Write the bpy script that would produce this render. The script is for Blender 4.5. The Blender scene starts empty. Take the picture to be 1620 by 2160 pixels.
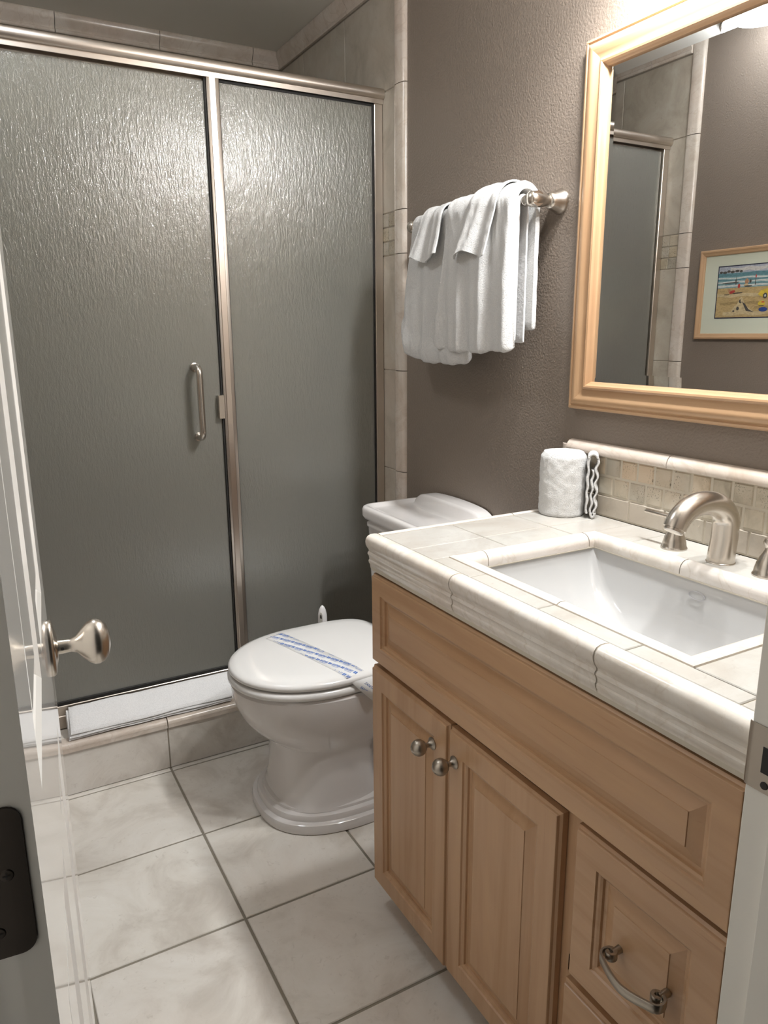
import bpy, bmesh, math, random
from mathutils import Vector, Matrix, noise
random.seed(7)
S = bpy.context.scene
COL = S.collection
PI = math.pi

# ------------------------------------------------------------------ camera
cam_d = bpy.data.cameras.new('camera'); cam = bpy.data.objects.new('camera', cam_d); COL.objects.link(cam)
R_ = [[0.8735353200796527, -0.48671954026578484, -0.006335116163244671],
      [0.1192748934378685, 0.2014131658248054, 0.9722171755466033],
      [0.47192112091823557, 0.8500216619333254, -0.23399493557635734]]
mw = Matrix.Identity(4)
for i in range(3):
    mw[i][0] = R_[0][i]; mw[i][1] = R_[1][i]; mw[i][2] = -R_[2][i]
mw[0][3], mw[1][3], mw[2][3] = 0, 0, 1.32
cam.matrix_world = mw
cam_d.sensor_fit = 'VERTICAL'; cam_d.sensor_height = 36; cam_d.lens = 1576.1 / 2160 * 36
cam_d.clip_start = 0.02
S.camera = cam
# ------------------------------------------------------------------ world, exposure
w = bpy.data.worlds.new('world'); S.world = w; w.use_nodes = True
w.node_tree.nodes['Background'].inputs[0].default_value = (1.0, 0.95, 0.9, 1)
w.node_tree.nodes['Background'].inputs[1].default_value = 0.02
S.view_settings.view_transform = 'Standard'; S.view_settings.look = 'None'
S.view_settings.exposure = 0.32; S.view_settings.gamma = 1.0; S.view_settings.use_curve_mapping = False
LAMP_W = 10.0        # each vanity bulb, all directions
DOWN_W = 16.0       # each vanity shade, light thrown down through its open mouth
DOME_E = 18.0
LAMP_C = (0.985, 0.99, 0.99)
LY = (1.12, 0.88, 0.64); LX = 1.12; LZ = 2.14

# ------------------------------------------------------------------ materials
def mat(name, col=(.8,.8,.8), rough=.5, metal=0.0, spec=.5, coat=0, sheen=0):
    m = bpy.data.materials.new(name); m.use_nodes = True
    b = m.node_tree.nodes['Principled BSDF']
    b.inputs['Base Color'].default_value = (*col, 1); b.inputs['Roughness'].default_value = rough
    b.inputs['Metallic'].default_value = metal; b.inputs['Specular IOR Level'].default_value = spec
    b.inputs['Coat Weight'].default_value = coat; b.inputs['Sheen Weight'].default_value = sheen
    return m
def nt(m): return m.node_tree.nodes, m.node_tree.links, m.node_tree.nodes['Principled BSDF']
def noise_node(m, scale, detail=4, vec_scale=None, rough=.5, dist=0, rot=None):
    n, l, b = nt(m)
    tc = n.new('ShaderNodeTexCoord'); t = n.new('ShaderNodeTexNoise')
    t.inputs['Scale'].default_value = scale; t.inputs['Detail'].default_value = detail
    t.inputs['Roughness'].default_value = rough; t.inputs['Distortion'].default_value = dist
    mp = n.new('ShaderNodeMapping'); l.new(tc.outputs['Object'], mp.inputs[0])
    if vec_scale: mp.inputs['Scale'].default_value = vec_scale
    if rot: mp.inputs['Rotation'].default_value = rot
    l.new(mp.outputs[0], t.inputs['Vector'])
    return t
def ramp(m, src, stops):
    n, l, b = nt(m)
    r = n.new('ShaderNodeValToRGB'); e = r.color_ramp.elements
    while len(e) < len(stops): e.new(.5)
    for x, (p, c) in zip(e, stops): x.position = p; x.color = (*c, 1)
    l.new(src, r.inputs[0]); return r
def bump(m, src, strength, dist, prev=None):
    n, l, b = nt(m)
    bp = n.new('ShaderNodeBump'); bp.inputs['Strength'].default_value = strength; bp.inputs['Distance'].default_value = dist
    l.new(src, bp.inputs['Height'])
    if prev: l.new(prev.outputs[0], bp.inputs['Normal'])
    l.new(bp.outputs[0], b.inputs['Normal']); return bp
def mixc(m, a, bcol, fac, mode='MIX'):
    n, l, b = nt(m)
    x = n.new('ShaderNodeMix'); x.data_type = 'RGBA'; x.blend_type = mode
    for s, v in ((x.inputs[6], a), (x.inputs[7], bcol), (x.inputs[0], fac)):
        if hasattr(v, 'links'): l.new(v, s)
        elif isinstance(v, (int, float)): s.default_value = v
        else: s.default_value = (*v, 1)
    return x.outputs[2]

def paint(name, col, rough=.5, tex=.35, scale=260, dist=.0012):
    m = mat(name, col, rough); t = noise_node(m, scale, 3); bump(m, t.outputs[0], tex, dist)
    return m
M = {}
M['wall'] = paint('wall_paint', (.222, .181, .147), .42, .9, 180, .0020)
M['ceiling'] = paint('ceiling_paint', (.84, .82, .77), .6, .3, 200, .001)
M['hall'] = paint('hall_paint', (.07, .062, .055), .6)
M['hall_floor'] = paint('hall_floor_brown', (.05, .035, .025), .5)
M['trim_white'] = mat('white_gloss_paint', (.78, .76, .72), .08, 0, .5, .3)
M['jamb_white'] = mat('white_jamb_paint', (.78, .76, .70), .35)

def stone(name, base, dark, light, pink, rough=.3, scale=6, spots=False, tint_amt=.5, veins=False, bmp=.12):
    m = mat(name, base, rough); n, l, b = nt(m)
    t1 = noise_node(m, scale, 8, rough=.62, dist=.8)
    r1 = ramp(m, t1.outputs[0], [(.30, dark), (.50, base), (.68, light)])
    t2 = noise_node(m, scale * .45, 3, dist=.4)
    r2 = ramp(m, t2.outputs[0], [(.50, (0, 0, 0)), (.70, (1, 1, 1))])
    c = mixc(m, r1.outputs[0], pink, r2.outputs[0])
    c = mixc(m, r1.outputs[0], c, .55)
    if veins:
        t4 = noise_node(m, scale * .8, 3, dist=2.5, rot=(.5, .3, .8))
        r4 = ramp(m, t4.outputs[0], [(.475, (0, 0, 0)), (.5, (1, 1, 1)), (.525, (0, 0, 0))])
        c = mixc(m, c, dark, mixc(m, (0, 0, 0), r4.outputs[0], .55))
    if spots:
        t3 = noise_node(m, 260, 3, rough=.7); r3 = ramp(m, t3.outputs[0], [(.57, (0, 0, 0)), (.64, (1, 1, 1))])
        t5 = noise_node(m, 17, 1); r5 = ramp(m, t5.outputs[0], [(.48, (0, 0, 0)), (.6, (1, 1, 1))])
        c = mixc(m, c, tuple(x * .32 for x in base), mixc(m, (0, 0, 0), r3.outputs[0], r5.outputs[0]))
    else:
        t3 = noise_node(m, scale * 9, 6, rough=.7, dist=1.2)
        r3 = ramp(m, t3.outputs[0], [(.58, (0, 0, 0)), (.70, (1, 1, 1))])
        c = mixc(m, c, dark, mixc(m, (0, 0, 0), r3.outputs[0], .6))
    at = n.new('ShaderNodeAttribute'); at.attribute_name = 'tint'
    c = mixc(m, c, at.outputs[0], tint_amt, 'MULTIPLY')
    l.new(c, b.inputs['Base Color'])
    bump(m, t1.outputs[0], bmp, .003)
    return m
M['floor_tile'] = stone('floor_porcelain', (.76, .725, .665), (.58, .535, .475), (.84, .815, .765), (.77, .70, .63), .25, 5)
M['wall_tile'] = stone('shower_wall_tile', (.50, .45, .375), (.37, .33, .27), (.57, .53, .46), (.52, .44, .36), .33, 7)
M['mosaic'] = stone('tumbled_mosaic', (.50, .45, .36), (.36, .32, .25), (.58, .54, .46), (.52, .42, .31), .55, 14, True, .95, False, .4)
M['counter_tile'] = stone('counter_tile', (.49, .475, .44), (.42, .395, .35), (.54, .53, .50), (.50, .455, .40), .2, 7, False, .5)
M['bullnose'] = stone('bullnose_tile', (.66, .585, .51), (.55, .46, .38), (.71, .65, .58), (.68, .56, .48), .2, 9, False, .4, True)
M['nose'] = stone('counter_edge_tile', (.72, .67, .61), (.62, .55, .47), (.78, .74, .69), (.72, .63, .57), .14, 8, False, .4, True)
M['grout'] = paint('grout', (.34, .30, .245), .9, .5, 500)
M['grout_floor'] = paint('grout_floor', (.26, .235, .19), .9, .5, 500)
M['grout_light'] = paint('grout_light', (.56, .51, .42), .9, .5, 500)

def wood(name, axis, base=(.51, .315, .180), dark=(.445, .262, .135), light=(.54, .335, .185), rough=.36):
    m = mat(name, base, rough); n, l, b = nt(m)
    sc = {'x': (.05, 1, 1), 'y': (1, .05, 1), 'z': (1, 1, .05)}[axis]
    t = noise_node(m, 28, 5, sc, .6, .6); t2 = noise_node(m, 7, 3, tuple(.25 if v < 1 else 1 for v in sc), .5, 1.5)
    r = ramp(m, t.outputs[0], [(.3, dark), (.52, base), (.72, light)])
    r2 = ramp(m, t2.outputs[0], [(.35, (.90, .87, .84)), (.6, (1, 1, 1))])
    c = mixc(m, r.outputs[0], r2.outputs[0], .8, 'MULTIPLY')
    t3 = noise_node(m, 120, 2, sc); r3 = ramp(m, t3.outputs[0], [(.68, (1, 1, 1)), (.76, (.62, .5, .42))])
    c = mixc(m, c, r3.outputs[0], .35, 'MULTIPLY')
    l.new(c, b.inputs['Base Color']); bump(m, t.outputs[0], .05, .001)
    b.inputs['Coat Weight'].default_value = .15; b.inputs['Coat Roughness'].default_value = .25
    return m
M['wood_z'] = wood('maple_vertical', 'z'); M['wood_y'] = wood('maple_horizontal', 'y')
M['frame_z'] = wood('mirror_maple_vertical', 'z', (.51, .325, .185), (.44, .265, .145), (.57, .38, .225), .3)
M['frame_y'] = wood('mirror_maple_horizontal', 'y', (.51, .325, .185), (.44, .265, .145), (.57, .38, .225), .3)
M['dark_gap'] = mat('cabinet_inside_shadow', (.02, .016, .012), .9)  # near-black colour standing in for the shadow inside the cabinet

def metal(name, col, rough, axis=None):
    m = mat(name, col, rough, 1.0)
    if axis:
        t = noise_node(m, 700, 2, {'x': (.03, 1, 1), 'y': (1, .03, 1), 'z': (1, 1, .03)}[axis]); bump(m, t.outputs[0], .08, .0004)
    return m
M['nickel'] = metal('brushed_nickel', (.60, .555, .495), .27)
M['nickel_x'] = metal('brushed_nickel_long', (.66, .595, .53), .30, 'x')
M['nickel_z'] = metal('brushed_nickel_upright', (.66, .595, .53), .30, 'z')
M['pewter'] = metal('aged_pewter', (.40, .36, .31), .34)
_t = noise_node(M['pewter'], 60, 3); bump(M['pewter'], _t.outputs[0], .15, .001)
M['dark_metal'] = metal('dark_bronze', (.07, .06, .053), .4)
M['black'] = mat('black_rubber', (.012, .011, .010), .6)
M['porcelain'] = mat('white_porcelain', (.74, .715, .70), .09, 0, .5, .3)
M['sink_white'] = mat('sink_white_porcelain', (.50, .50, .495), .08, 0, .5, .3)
M['seat_plastic'] = mat('white_seat_plastic', (.80, .795, .78), .17)
M['plastic'] = mat('white_plastic', (.78, .77, .77), .3)
M['label_grey'] = mat('label_grey', (.45, .43, .39), .4)
M['ink'] = mat('dark_ink', (.06, .055, .05), .5)
M['blue_ink'] = mat('blue_ink', (.05, .17, .55), .5)
M['paper'] = mat('thin_white_paper', (.80, .80, .79), .45)
def terry(name, col=(.79, .785, .77), strength=.9):
    m = mat(name, col, .95, 0, .1, 0, .35); n, l, b = nt(m)
    b.inputs['Sheen Roughness'].default_value = .5
    t = noise_node(m, 420, 3, rough=.7); t2 = noise_node(m, 130, 2)
    b1 = bump(m, t.outputs[0], strength, .004); b2 = bump(m, t2.outputs[0], .22, .004, b1)
    r = ramp(m, t.outputs[0], [(.3, tuple(c * .82 for c in col)), (.6, col)])
    l.new(r.outputs[0], b.inputs['Base Color'])
    return m
M['terry'] = terry('white_terry'); M['flat_weave'] = terry('white_flat_weave', (.86, .86, .86), .12)
M['mirror'] = mat('mirror_silver', (.76, .765, .755), .0, 1.0)
M['mat_board'] = mat('pale_green_mat_board', (.62, .65, .54), .8)
M['navy'] = mat('navy_mat_edge', (.02, .022, .05), .7)

def emit(name, col, s):
    m = bpy.data.materials.new(name); m.use_nodes = True; n = m.node_tree.nodes; n.clear()
    e = n.new('ShaderNodeEmission'); e.inputs[0].default_value = (*col, 1); e.inputs[1].default_value = s
    o = n.new('ShaderNodeOutputMaterial'); m.node_tree.links.new(e.outputs[0], o.inputs[0]); return m
def rain_glass():
    m = bpy.data.materials.new('rain_glass'); m.use_nodes = True; n = m.node_tree.nodes; l = m.node_tree.links; n.clear()
    out = n.new('ShaderNodeOutputMaterial')
    tc = n.new('ShaderNodeTexCoord')
    def nz(vs, sc, det):
        mp = n.new('ShaderNodeMapping'); mp.inputs['Scale'].default_value = vs; l.new(tc.outputs['Object'], mp.inputs[0])
        t = n.new('ShaderNodeTexNoise'); t.inputs['Scale'].default_value = sc; t.inputs['Detail'].default_value = det
        t.inputs['Distortion'].default_value = .6; l.new(mp.outputs[0], t.inputs['Vector']); return t
    a = nz((1, 1, .28), 150, 2); c = nz((1, 1, .7), 520, 1)
    b1 = n.new('ShaderNodeBump'); b1.inputs['Strength'].default_value = .85; b1.inputs['Distance'].default_value = .0017
    l.new(a.outputs[0], b1.inputs['Height'])
    b2 = n.new('ShaderNodeBump'); b2.inputs['Strength'].default_value = .8; b2.inputs['Distance'].default_value = .00055
    l.new(c.outputs[0], b2.inputs['Height']); l.new(b1.outputs[0], b2.inputs['Normal'])
    refr = n.new('ShaderNodeBsdfRefraction'); refr.inputs['Color'].default_value = (.80, .84, .78, 1)
    refr.inputs['Roughness'].default_value = .22; refr.inputs['IOR'].default_value = 1.10
    l.new(b2.outputs[0], refr.inputs['Normal'])
    tr = n.new('ShaderNodeBsdfTransparent'); tr.inputs[0].default_value = (.80, .84, .78, 1)
    df = n.new('ShaderNodeBsdfTranslucent'); df.inputs[0].default_value = (.60, .60, .55, 1); l.new(b2.outputs[0], df.inputs['Normal'])
    d2 = n.new('ShaderNodeBsdfDiffuse'); d2.inputs[0].default_value = (.76, .74, .68, 1); l.new(b2.outputs[0], d2.inputs['Normal'])
    gl = n.new('ShaderNodeBsdfGlossy'); gl.inputs['Roughness'].default_value = .09; gl.inputs[0].default_value = (1, 1, 1, 1); l.new(b2.outputs[0], gl.inputs['Normal'])
    m1 = n.new('ShaderNodeMixShader'); m1.inputs[0].default_value = .10; l.new(refr.outputs[0], m1.inputs[1]); l.new(tr.outputs[0], m1.inputs[2])
    m2 = n.new('ShaderNodeMixShader'); m2.inputs[0].default_value = .5; l.new(df.outputs[0], m2.inputs[1]); l.new(d2.outputs[0], m2.inputs[2])
    m3 = n.new('ShaderNodeMixShader'); m3.inputs[0].default_value = .38; l.new(m1.outputs[0], m3.inputs[1]); l.new(m2.outputs[0], m3.inputs[2])
    fr = n.new('ShaderNodeFresnel'); fr.inputs[0].default_value = 1.85; l.new(b2.outputs[0], fr.inputs['Normal'])
    m4 = n.new('ShaderNodeMixShader'); l.new(fr.outputs[0], m4.inputs[0]); l.new(m3.outputs[0], m4.inputs[1]); l.new(gl.outputs[0], m4.inputs[2])
    l.new(m4.outputs[0], out.inputs[0])
    return m
M['rain'] = rain_glass()
def shade_glass():
    m = bpy.data.materials.new('hammered_glass_shade'); m.use_nodes = True; n = m.node_tree.nodes; l = m.node_tree.links; n.clear()
    out = n.new('ShaderNodeOutputMaterial'); tr = n.new('ShaderNodeBsdfTransparent'); g = n.new('ShaderNodeBsdfGlossy')
    g.inputs['Roughness'].default_value = .15; tc = n.new('ShaderNodeTexCoord'); v = n.new('ShaderNodeTexVoronoi'); v.inputs['Scale'].default_value = 90
    l.new(tc.outputs['Object'], v.inputs['Vector']); b = n.new('ShaderNodeBump'); b.inputs['Distance'].default_value = .004
    l.new(v.outputs[0], b.inputs['Height']); l.new(b.outputs[0], g.inputs['Normal'])
    d = n.new('ShaderNodeBsdfTranslucent'); d.inputs[0].default_value = (.8, .8, .8, 1)
    mx0 = n.new('ShaderNodeMixShader'); mx0.inputs[0].default_value = .3; l.new(tr.outputs[0], mx0.inputs[1]); l.new(d.outputs[0], mx0.inputs[2])
    mx = n.new('ShaderNodeMixShader'); mx.inputs[0].default_value = .15
    l.new(mx0.outputs[0], mx.inputs[1]); l.new(g.outputs[0], mx.inputs[2]); l.new(mx.outputs[0], out.inputs[0]); return m
M['shade'] = shade_glass()
M['bulb'] = emit('lit_bulb', LAMP_C, 12)
M['dome'] = mat('dome_glass', (.75, .77, .80), .25)
_n, _l, _b = nt(M['dome']); _b.inputs['Emission Color'].default_value = (.90, .95, 1, 1); _b.inputs['Emission Strength'].default_value = DOME_E
_v = noise_node(M['dome'], 60, 2); bump(M['dome'], _v.outputs[0], .8, .004)

# ------------------------------------------------------------------ mesh helpers
class MB:
    def __init__(s): s.v = []; s.f = []; s.m = []; s.tint = []
    def add(s, vs, fs, mi=0, tint=None):
        o = len(s.v); s.v += [tuple(p) for p in vs]
        for f in fs: s.f.append(tuple(i + o for i in f)); s.m.append(mi); s.tint.append(tint or (1, 1, 1))
        return s
    def box(s, x0, x1, y0, y1, z0, z1, mi=0, tint=None):
        v = [(x, y, z) for x in (x0, x1) for y in (y0, y1) for z in (z0, z1)]
        return s.add(v, [(0, 1, 3, 2), (4, 6, 7, 5), (0, 4, 5, 1), (2, 3, 7, 6), (0, 2, 6, 4), (1, 5, 7, 3)], mi, tint)
    def rbox(s, x0, x1, y0, y1, z0, z1, r=.003, seg=2, mi=0, tint=None, mtx=None):
        bm = bmesh.new(); bmesh.ops.create_cube(bm, size=1)
        for v in bm.verts: v.co = Vector(((x0 + x1) / 2 + v.co.x * (x1 - x0), (y0 + y1) / 2 + v.co.y * (y1 - y0), (z0 + z1) / 2 + v.co.z * (z1 - z0)))
        bmesh.ops.bevel(bm, geom=bm.edges[:], offset=r, segments=seg, affect='EDGES', profile=.5)
        return s.bm(bm, mi, tint, mtx)
    def bm(s, bm, mi=0, tint=None, mtx=None):
        bm.verts.index_update()
        s.add([(mtx @ v.co) if mtx else v.co.copy() for v in bm.verts], [[v.index for v in f.verts] for f in bm.faces], mi, tint); bm.free(); return s
    def loft(s, rings, cap0=True, cap1=True, closed=True, mi=0, tint=None):
        n = len(rings[0]); v = [p for r in rings for p in r]; f = []
        for i in range(len(rings) - 1):
            for j in range(n if closed else n - 1):
                k = (j + 1) % n; f.append((i * n + j, i * n + k, (i + 1) * n + k, (i + 1) * n + j))
        if cap0: f.append(tuple(range(n))[::-1])
        if cap1: f.append(tuple((len(rings) - 1) * n + j for j in range(n)))
        return s.add(v, f, mi, tint)
    def tube(s, pts, r, n=14, mi=0, flat=None, up=(0, 0, 1)):
        pts = [Vector(p) for p in pts]; rr = r if isinstance(r, (list, tuple)) else [r] * len(pts); rings = []
        t0 = (pts[1] - pts[0]).normalized(); u = Vector(up)
        if abs(t0.dot(u)) > .95: u = Vector((1, 0, 0))
        a = t0.cross(u).normalized()
        for i, p in enumerate(pts):
            t = ((pts[i + 1] if i < len(pts) - 1 else p) - (pts[i - 1] if i else p)).normalized()
            a = (a - t * a.dot(t)).normalized(); b = t.cross(a)
            fa = flat or 1
            rings.append([p + a * math.cos(2 * PI * k / n) * rr[i] + b * math.sin(2 * PI * k / n) * rr[i] * fa for k in range(n)])
        return s.loft(rings, mi=mi)
    def lathe(s, prof, c=(0, 0, 0), axis=(0, 0, 1), n=40, mi=0, cap=True):
        ax = Vector(axis).normalized(); u = Vector((1, 0, 0)) if abs(ax.x) < .9 else Vector((0, 1, 0))
        a = ax.cross(u).normalized(); b = ax.cross(a); c = Vector(c)
        rings = [[c + ax * h + (a * math.cos(2 * PI * k / n) + b * math.sin(2 * PI * k / n)) * max(r, 1e-5) for k in range(n)] for r, h in prof]
        return s.loft(rings, cap, cap, mi=mi)
    def extrude(s, prof, fn, a, b, mi=0, tint=None, steps=1):
        """closed profile list of 2D points; fn(u, v, t) -> xyz"""
        rings = [[fn(u, v, a + (b - a) * i / steps) for u, v in prof] for i in range(steps + 1)]
        return s.loft(rings, mi=mi, tint=tint)
    def build(s, name, mats, parent=None, smooth=35, bevel=0, fix=True):
        if not isinstance(mats, (list, tuple)): mats = [mats]
        me = bpy.data.meshes.new(name); me.from_pydata(s.v, [], s.f)
        for m in mats: me.materials.append(M[m] if isinstance(m, str) else m)
        me.polygons.foreach_set('material_index', s.m)
        at = me.color_attributes.new('tint', 'FLOAT_COLOR', 'CORNER'); k = 0; data = []
        for p, t in zip(me.polygons, s.tint):
            for _ in range(p.loop_total): data += [t[0], t[1], t[2], 1]
        at.data.foreach_set('color', data)
        if fix:
            bm = bmesh.new(); bm.from_mesh(me); bmesh.ops.recalc_face_normals(bm, faces=bm.faces); bm.to_mesh(me); bm.free()
        if smooth: me.shade_smooth(); me.set_sharp_from_angle(angle=math.radians(smooth))
        o = bpy.data.objects.new(name, me); COL.objects.link(o)
        if parent:
            root = parent; off = Vector((0, 0, 0))
            while root: off += root.location; root = root.parent
            for v in me.vertices: v.co -= off
            o.parent = parent
        if bevel:
            md = o.modifiers.new('bevel', 'BEVEL'); md.width = bevel; md.segments = 2; md.limit_method = 'ANGLE'; md.angle_limit = .6
        return o
def thing(name, label, cat, loc=(0, 0, 0), group=None):
    o = bpy.data.objects.new(name, None); COL.objects.link(o); o.location = loc; o.empty_display_size = .05
    o['label'] = label; o['category'] = cat
    if group: o['group'] = group
    return o
def tag(o, label, cat, group=None):
    """make a one-mesh thing: origin moved to its centre-bottom"""
    vs = [v.co for v in o.data.vertices]
    c = Vector(((min(v.x for v in vs) + max(v.x for v in vs)) / 2, (min(v.y for v in vs) + max(v.y for v in vs)) / 2, min(v.z for v in vs)))
    for v in o.data.vertices: v.co -= c
    o.location = c; o['label'] = label; o['category'] = cat
    if group: o['group'] = group
    return o
def struct(o, label=None, cat=None):
    o['kind'] = 'structure'
    if label: o['label'] = label; o['category'] = cat or 'wall'
    return o
def tint(var=.06, hue=.02):
    v = 1 - random.random() * var * 2
    return (v + random.uniform(-hue, hue), v, v + random.uniform(-hue, hue))
def cell(mb, fn, u0, u1, v0, v1, h=.004, g=.0015, b=.0015, mi=0, t=None, under=.004):
    """one tile on a plane: fn(u, v, height) -> xyz"""
    u0 += g; u1 -= g; v0 += g; v1 -= g
    if u1 - u0 < .004 or v1 - v0 < .004: return
    A = [fn(u, v, h) for u, v in ((u0 + b, v0 + b), (u1 - b, v0 + b), (u1 - b, v1 - b), (u0 + b, v1 - b))]
    B = [fn(u, v, h - b) for u, v in ((u0, v0), (u1, v0), (u1, v1), (u0, v1))]
    C = [fn(u, v, -under) for u, v in ((u0, v0), (u1, v0), (u1, v1), (u0, v1))]
    mb.add(A + B + C, [(0, 1, 2, 3)] + [(i, 4 + i, 4 + (i + 1) % 4, (i + 1) % 4) for i in range(4)] + [(4 + i, 8 + i, 8 + (i + 1) % 4, 4 + (i + 1) % 4) for i in range(4)], mi, t or tint())
def arc(cx, cy, r, a0, a1, n=8): return [(cx + r * math.cos(math.radians(a0 + (a1 - a0) * i / n)), cy + r * math.sin(math.radians(a0 + (a1 - a0) * i / n))) for i in range(n + 1)]
def breaks(a, b, step, anchor):
    k = math.ceil((a - anchor) / step); out = [a]
    while anchor + k * step < b - .01:
        if anchor + k * step > a + .01: out.append(anchor + k * step)
        k += 1
    return out + [b]
def spans(l): return list(zip(l[:-1], l[1:]))

# ------------------------------------------------------------------ room dimensions (metres)
D = 1.262; DT = 1.252           # right painted wall, face of its shower tile
LW = -.050; LT = -.041          # left painted wall, face of its shower tile
NY = .436                       # inner face of the door wall
YC = 2.149; CZ = .168           # curb front and top
YG = 2.26                       # shower glass plane
YB = 3.082; ZC = 2.392          # shower back wall tile, ceiling
STEP = .345

# floor
mb = MB(); mb.box(-1.3, 2.2, -1.6, YB + .05, -.06, -.003, 1)
for (x0, x1) in spans(breaks(LW - .005, D + .005, .345, .425)):
    for (y0, y1) in spans(breaks(NY - .125, YC + .02, .346, 1.786)):
        cell(mb, lambda u, v, h: (u, v, h), x0, x1, y0, y1, 0, .0032, .0018, 0, tint(.05, .012), .004)
o = mb.build('floor', ['floor_tile', 'grout_floor'], smooth=0); struct(o)
struct(MB().box(-1.3, 2.2, -1.6, NY - .126, -.002, .001).build('floor', 'hall_floor', smooth=0))
mb = MB(); mb.box(LW - .05, D + .05, YC + .03, YB + .03, .02, .076, 1)
for (x0, x1) in spans(breaks(LT, DT, .055, 0)):
    for (y0, y1) in spans(breaks(YG + .06, YB, .055, 0)):
        cell(mb, lambda u, v, h: (u, v, .078 + h), x0, x1, y0, y1, .002, .0015, .001, 0, tint(.1))
struct(mb.build('floor', ['wall_tile', 'grout'], smooth=0))
# ceiling
struct(MB().box(-1.3, 2.2, -1.6, YB + .1, ZC, ZC + .05).build('ceiling', 'ceiling', smooth=0))
# walls
struct(MB().box(D, D + .1, NY - .12, YB + .1, -.05, ZC).build('wall_right', 'wall', smooth=0))
struct(MB().box(LW - .1, LW, NY, YB + .1, -.05, ZC).build('wall_left', 'wall', smooth=0))
JX = .685; JL = -.040
mb = MB(); mb.box(JX + .018, 1.262, NY - .12, NY, -.05, ZC); mb.box(-1.3, JL - .018, NY - .12, NY, -.05, ZC); mb.box(JL - .018, JX + .018, NY - .12, NY, 2.06, ZC)
struct(mb.build('wall_front', 'wall', smooth=0))
struct(MB().box(-1.3, 2.2, YB + .01, YB + .1, -.05, ZC).build('wall_back', 'grout', smooth=0))
# hallway shell behind the camera
struct(MB().box(-1.3, 2.2, -1.6, -1.5, 0, ZC).build('wall_hall_back', 'hall', smooth=0))
struct(MB().box(-1.35, -1.3, -1.6, NY, 0, ZC).build('wall_hall_left', 'hall', smooth=0))
struct(MB().box(2.2, 2.25, -1.6, NY, 0, ZC).build('wall_hall_right', 'hall', smooth=0))

# ------------------------------------------------------------------ shower wall tiling
ZROW = [.08, .20, .53, .864, 1.197, 1.560, 1.690, 2.045, 2.33]
def wall_tiles(name, fn, ub, mosaic_anchor, label):
    mb = MB(); u0, u1 = ub[0], ub[-1]
    mb.loft([[fn(u0, ZROW[0], -.002), fn(u1, ZROW[0], -.002), fn(u1, ZC, -.002), fn(u0, ZC, -.002)],
             [fn(u0, ZROW[0], -.0085), fn(u1, ZROW[0], -.0085), fn(u1, ZC, -.0085), fn(u0, ZC, -.0085)]], mi=2)
    for i, (z0, z1) in enumerate(spans(ZROW)):
        if abs(z0 - 1.56) < .001:
            for k in range(3):
                a = z0 + (z1 - z0) * k / 3; b = z0 + (z1 - z0) * (k + 1) / 3
                for (y0, y1) in spans(breaks(u0, u1, .0445, mosaic_anchor)):
                    cell(mb, fn, y0, y1, a, b, 0, .0016, .0018, 1, random.choice([(1, 1, 1), (.85, .86, .88), (.8, .78, .74), (1.05, 1, .92), (.9, .87, .8)]), .002)
        else:
            for (y0, y1) in spans(ub): cell(mb, fn, y0, y1, z0, z1, 0, .0015, .0015, 0, tint(.07, .015), .002)
    return struct(mb.build(name, ['wall_tile', 'mosaic', 'grout'], smooth=0))
wall_tiles('wall_right_shower_tile', lambda u, v, h: (DT - h, u, v), [2.168, 2.505, 2.85, YB], 2.168, '')
wall_tiles('wall_left_shower_tile', lambda u, v, h: (LT + h, u, v), [2.168, 2.505, 2.85, YB], 2.168, '')
wall_tiles('wall_back_shower_tile', lambda u, v, h: (u, YB - h, v), [LT, .0775, .4225, .777, 1.132, DT], .0775, '')
# crown trim along the top of the shower tiling
CR = [(0, 0), (.010, 0), (.0125, .003), (.0125, .010), (.009, .013), (.010, .016), (.014, .022), (.022, .034), (.027, .043), (.027, .056), (.024, .060), (0, .060)]
def crown(name, fn, bs):
    mb = MB()
    for a, b in spans(bs): mb.extrude(CR, fn, a + .001, b - .001, tint=tint(.04))
    return struct(mb.build(name, 'bullnose'))
crown('trim_1', lambda u, v, t: (DT - u, t, 2.332 + v), [2.168, 2.30, 2.467, 2.78, YB])
crown('trim_2', lambda u, v, t: (LT + u, t, 2.332 + v), [2.168, 2.36, 2.71, YB])
crown('trim_3', lambda u, v, t: (t, YB - u, 2.332 + v), [LT, .0775, .4225, .777, 1.132, DT])
# vertical bullnose strips where the tile meets the paint
BN = [(0, .0)] + [(.014 * math.sin(math.radians(a)) + .0, .0145 - .0145 * math.cos(math.radians(a))) for a in range(10, 91, 10)] + [(.0165, .024), (.0165, .046), (.015, .052), (.013, .054), (0, .054)]
def strip(name, sx, x):
    mb = MB()
    for a, b in spans([.165, .53, .864, 1.197, 1.56, 1.69, 2.045, 2.391]):
        mb.extrude(BN, lambda u, v, t: (x + sx * u, 2.113 + v, t), a + .0012, b - .0012, tint=tint(.05))
    return struct(mb.build(name, 'bullnose'))
strip('trim_4', -1, D); strip('trim_5', 1, LW)
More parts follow.
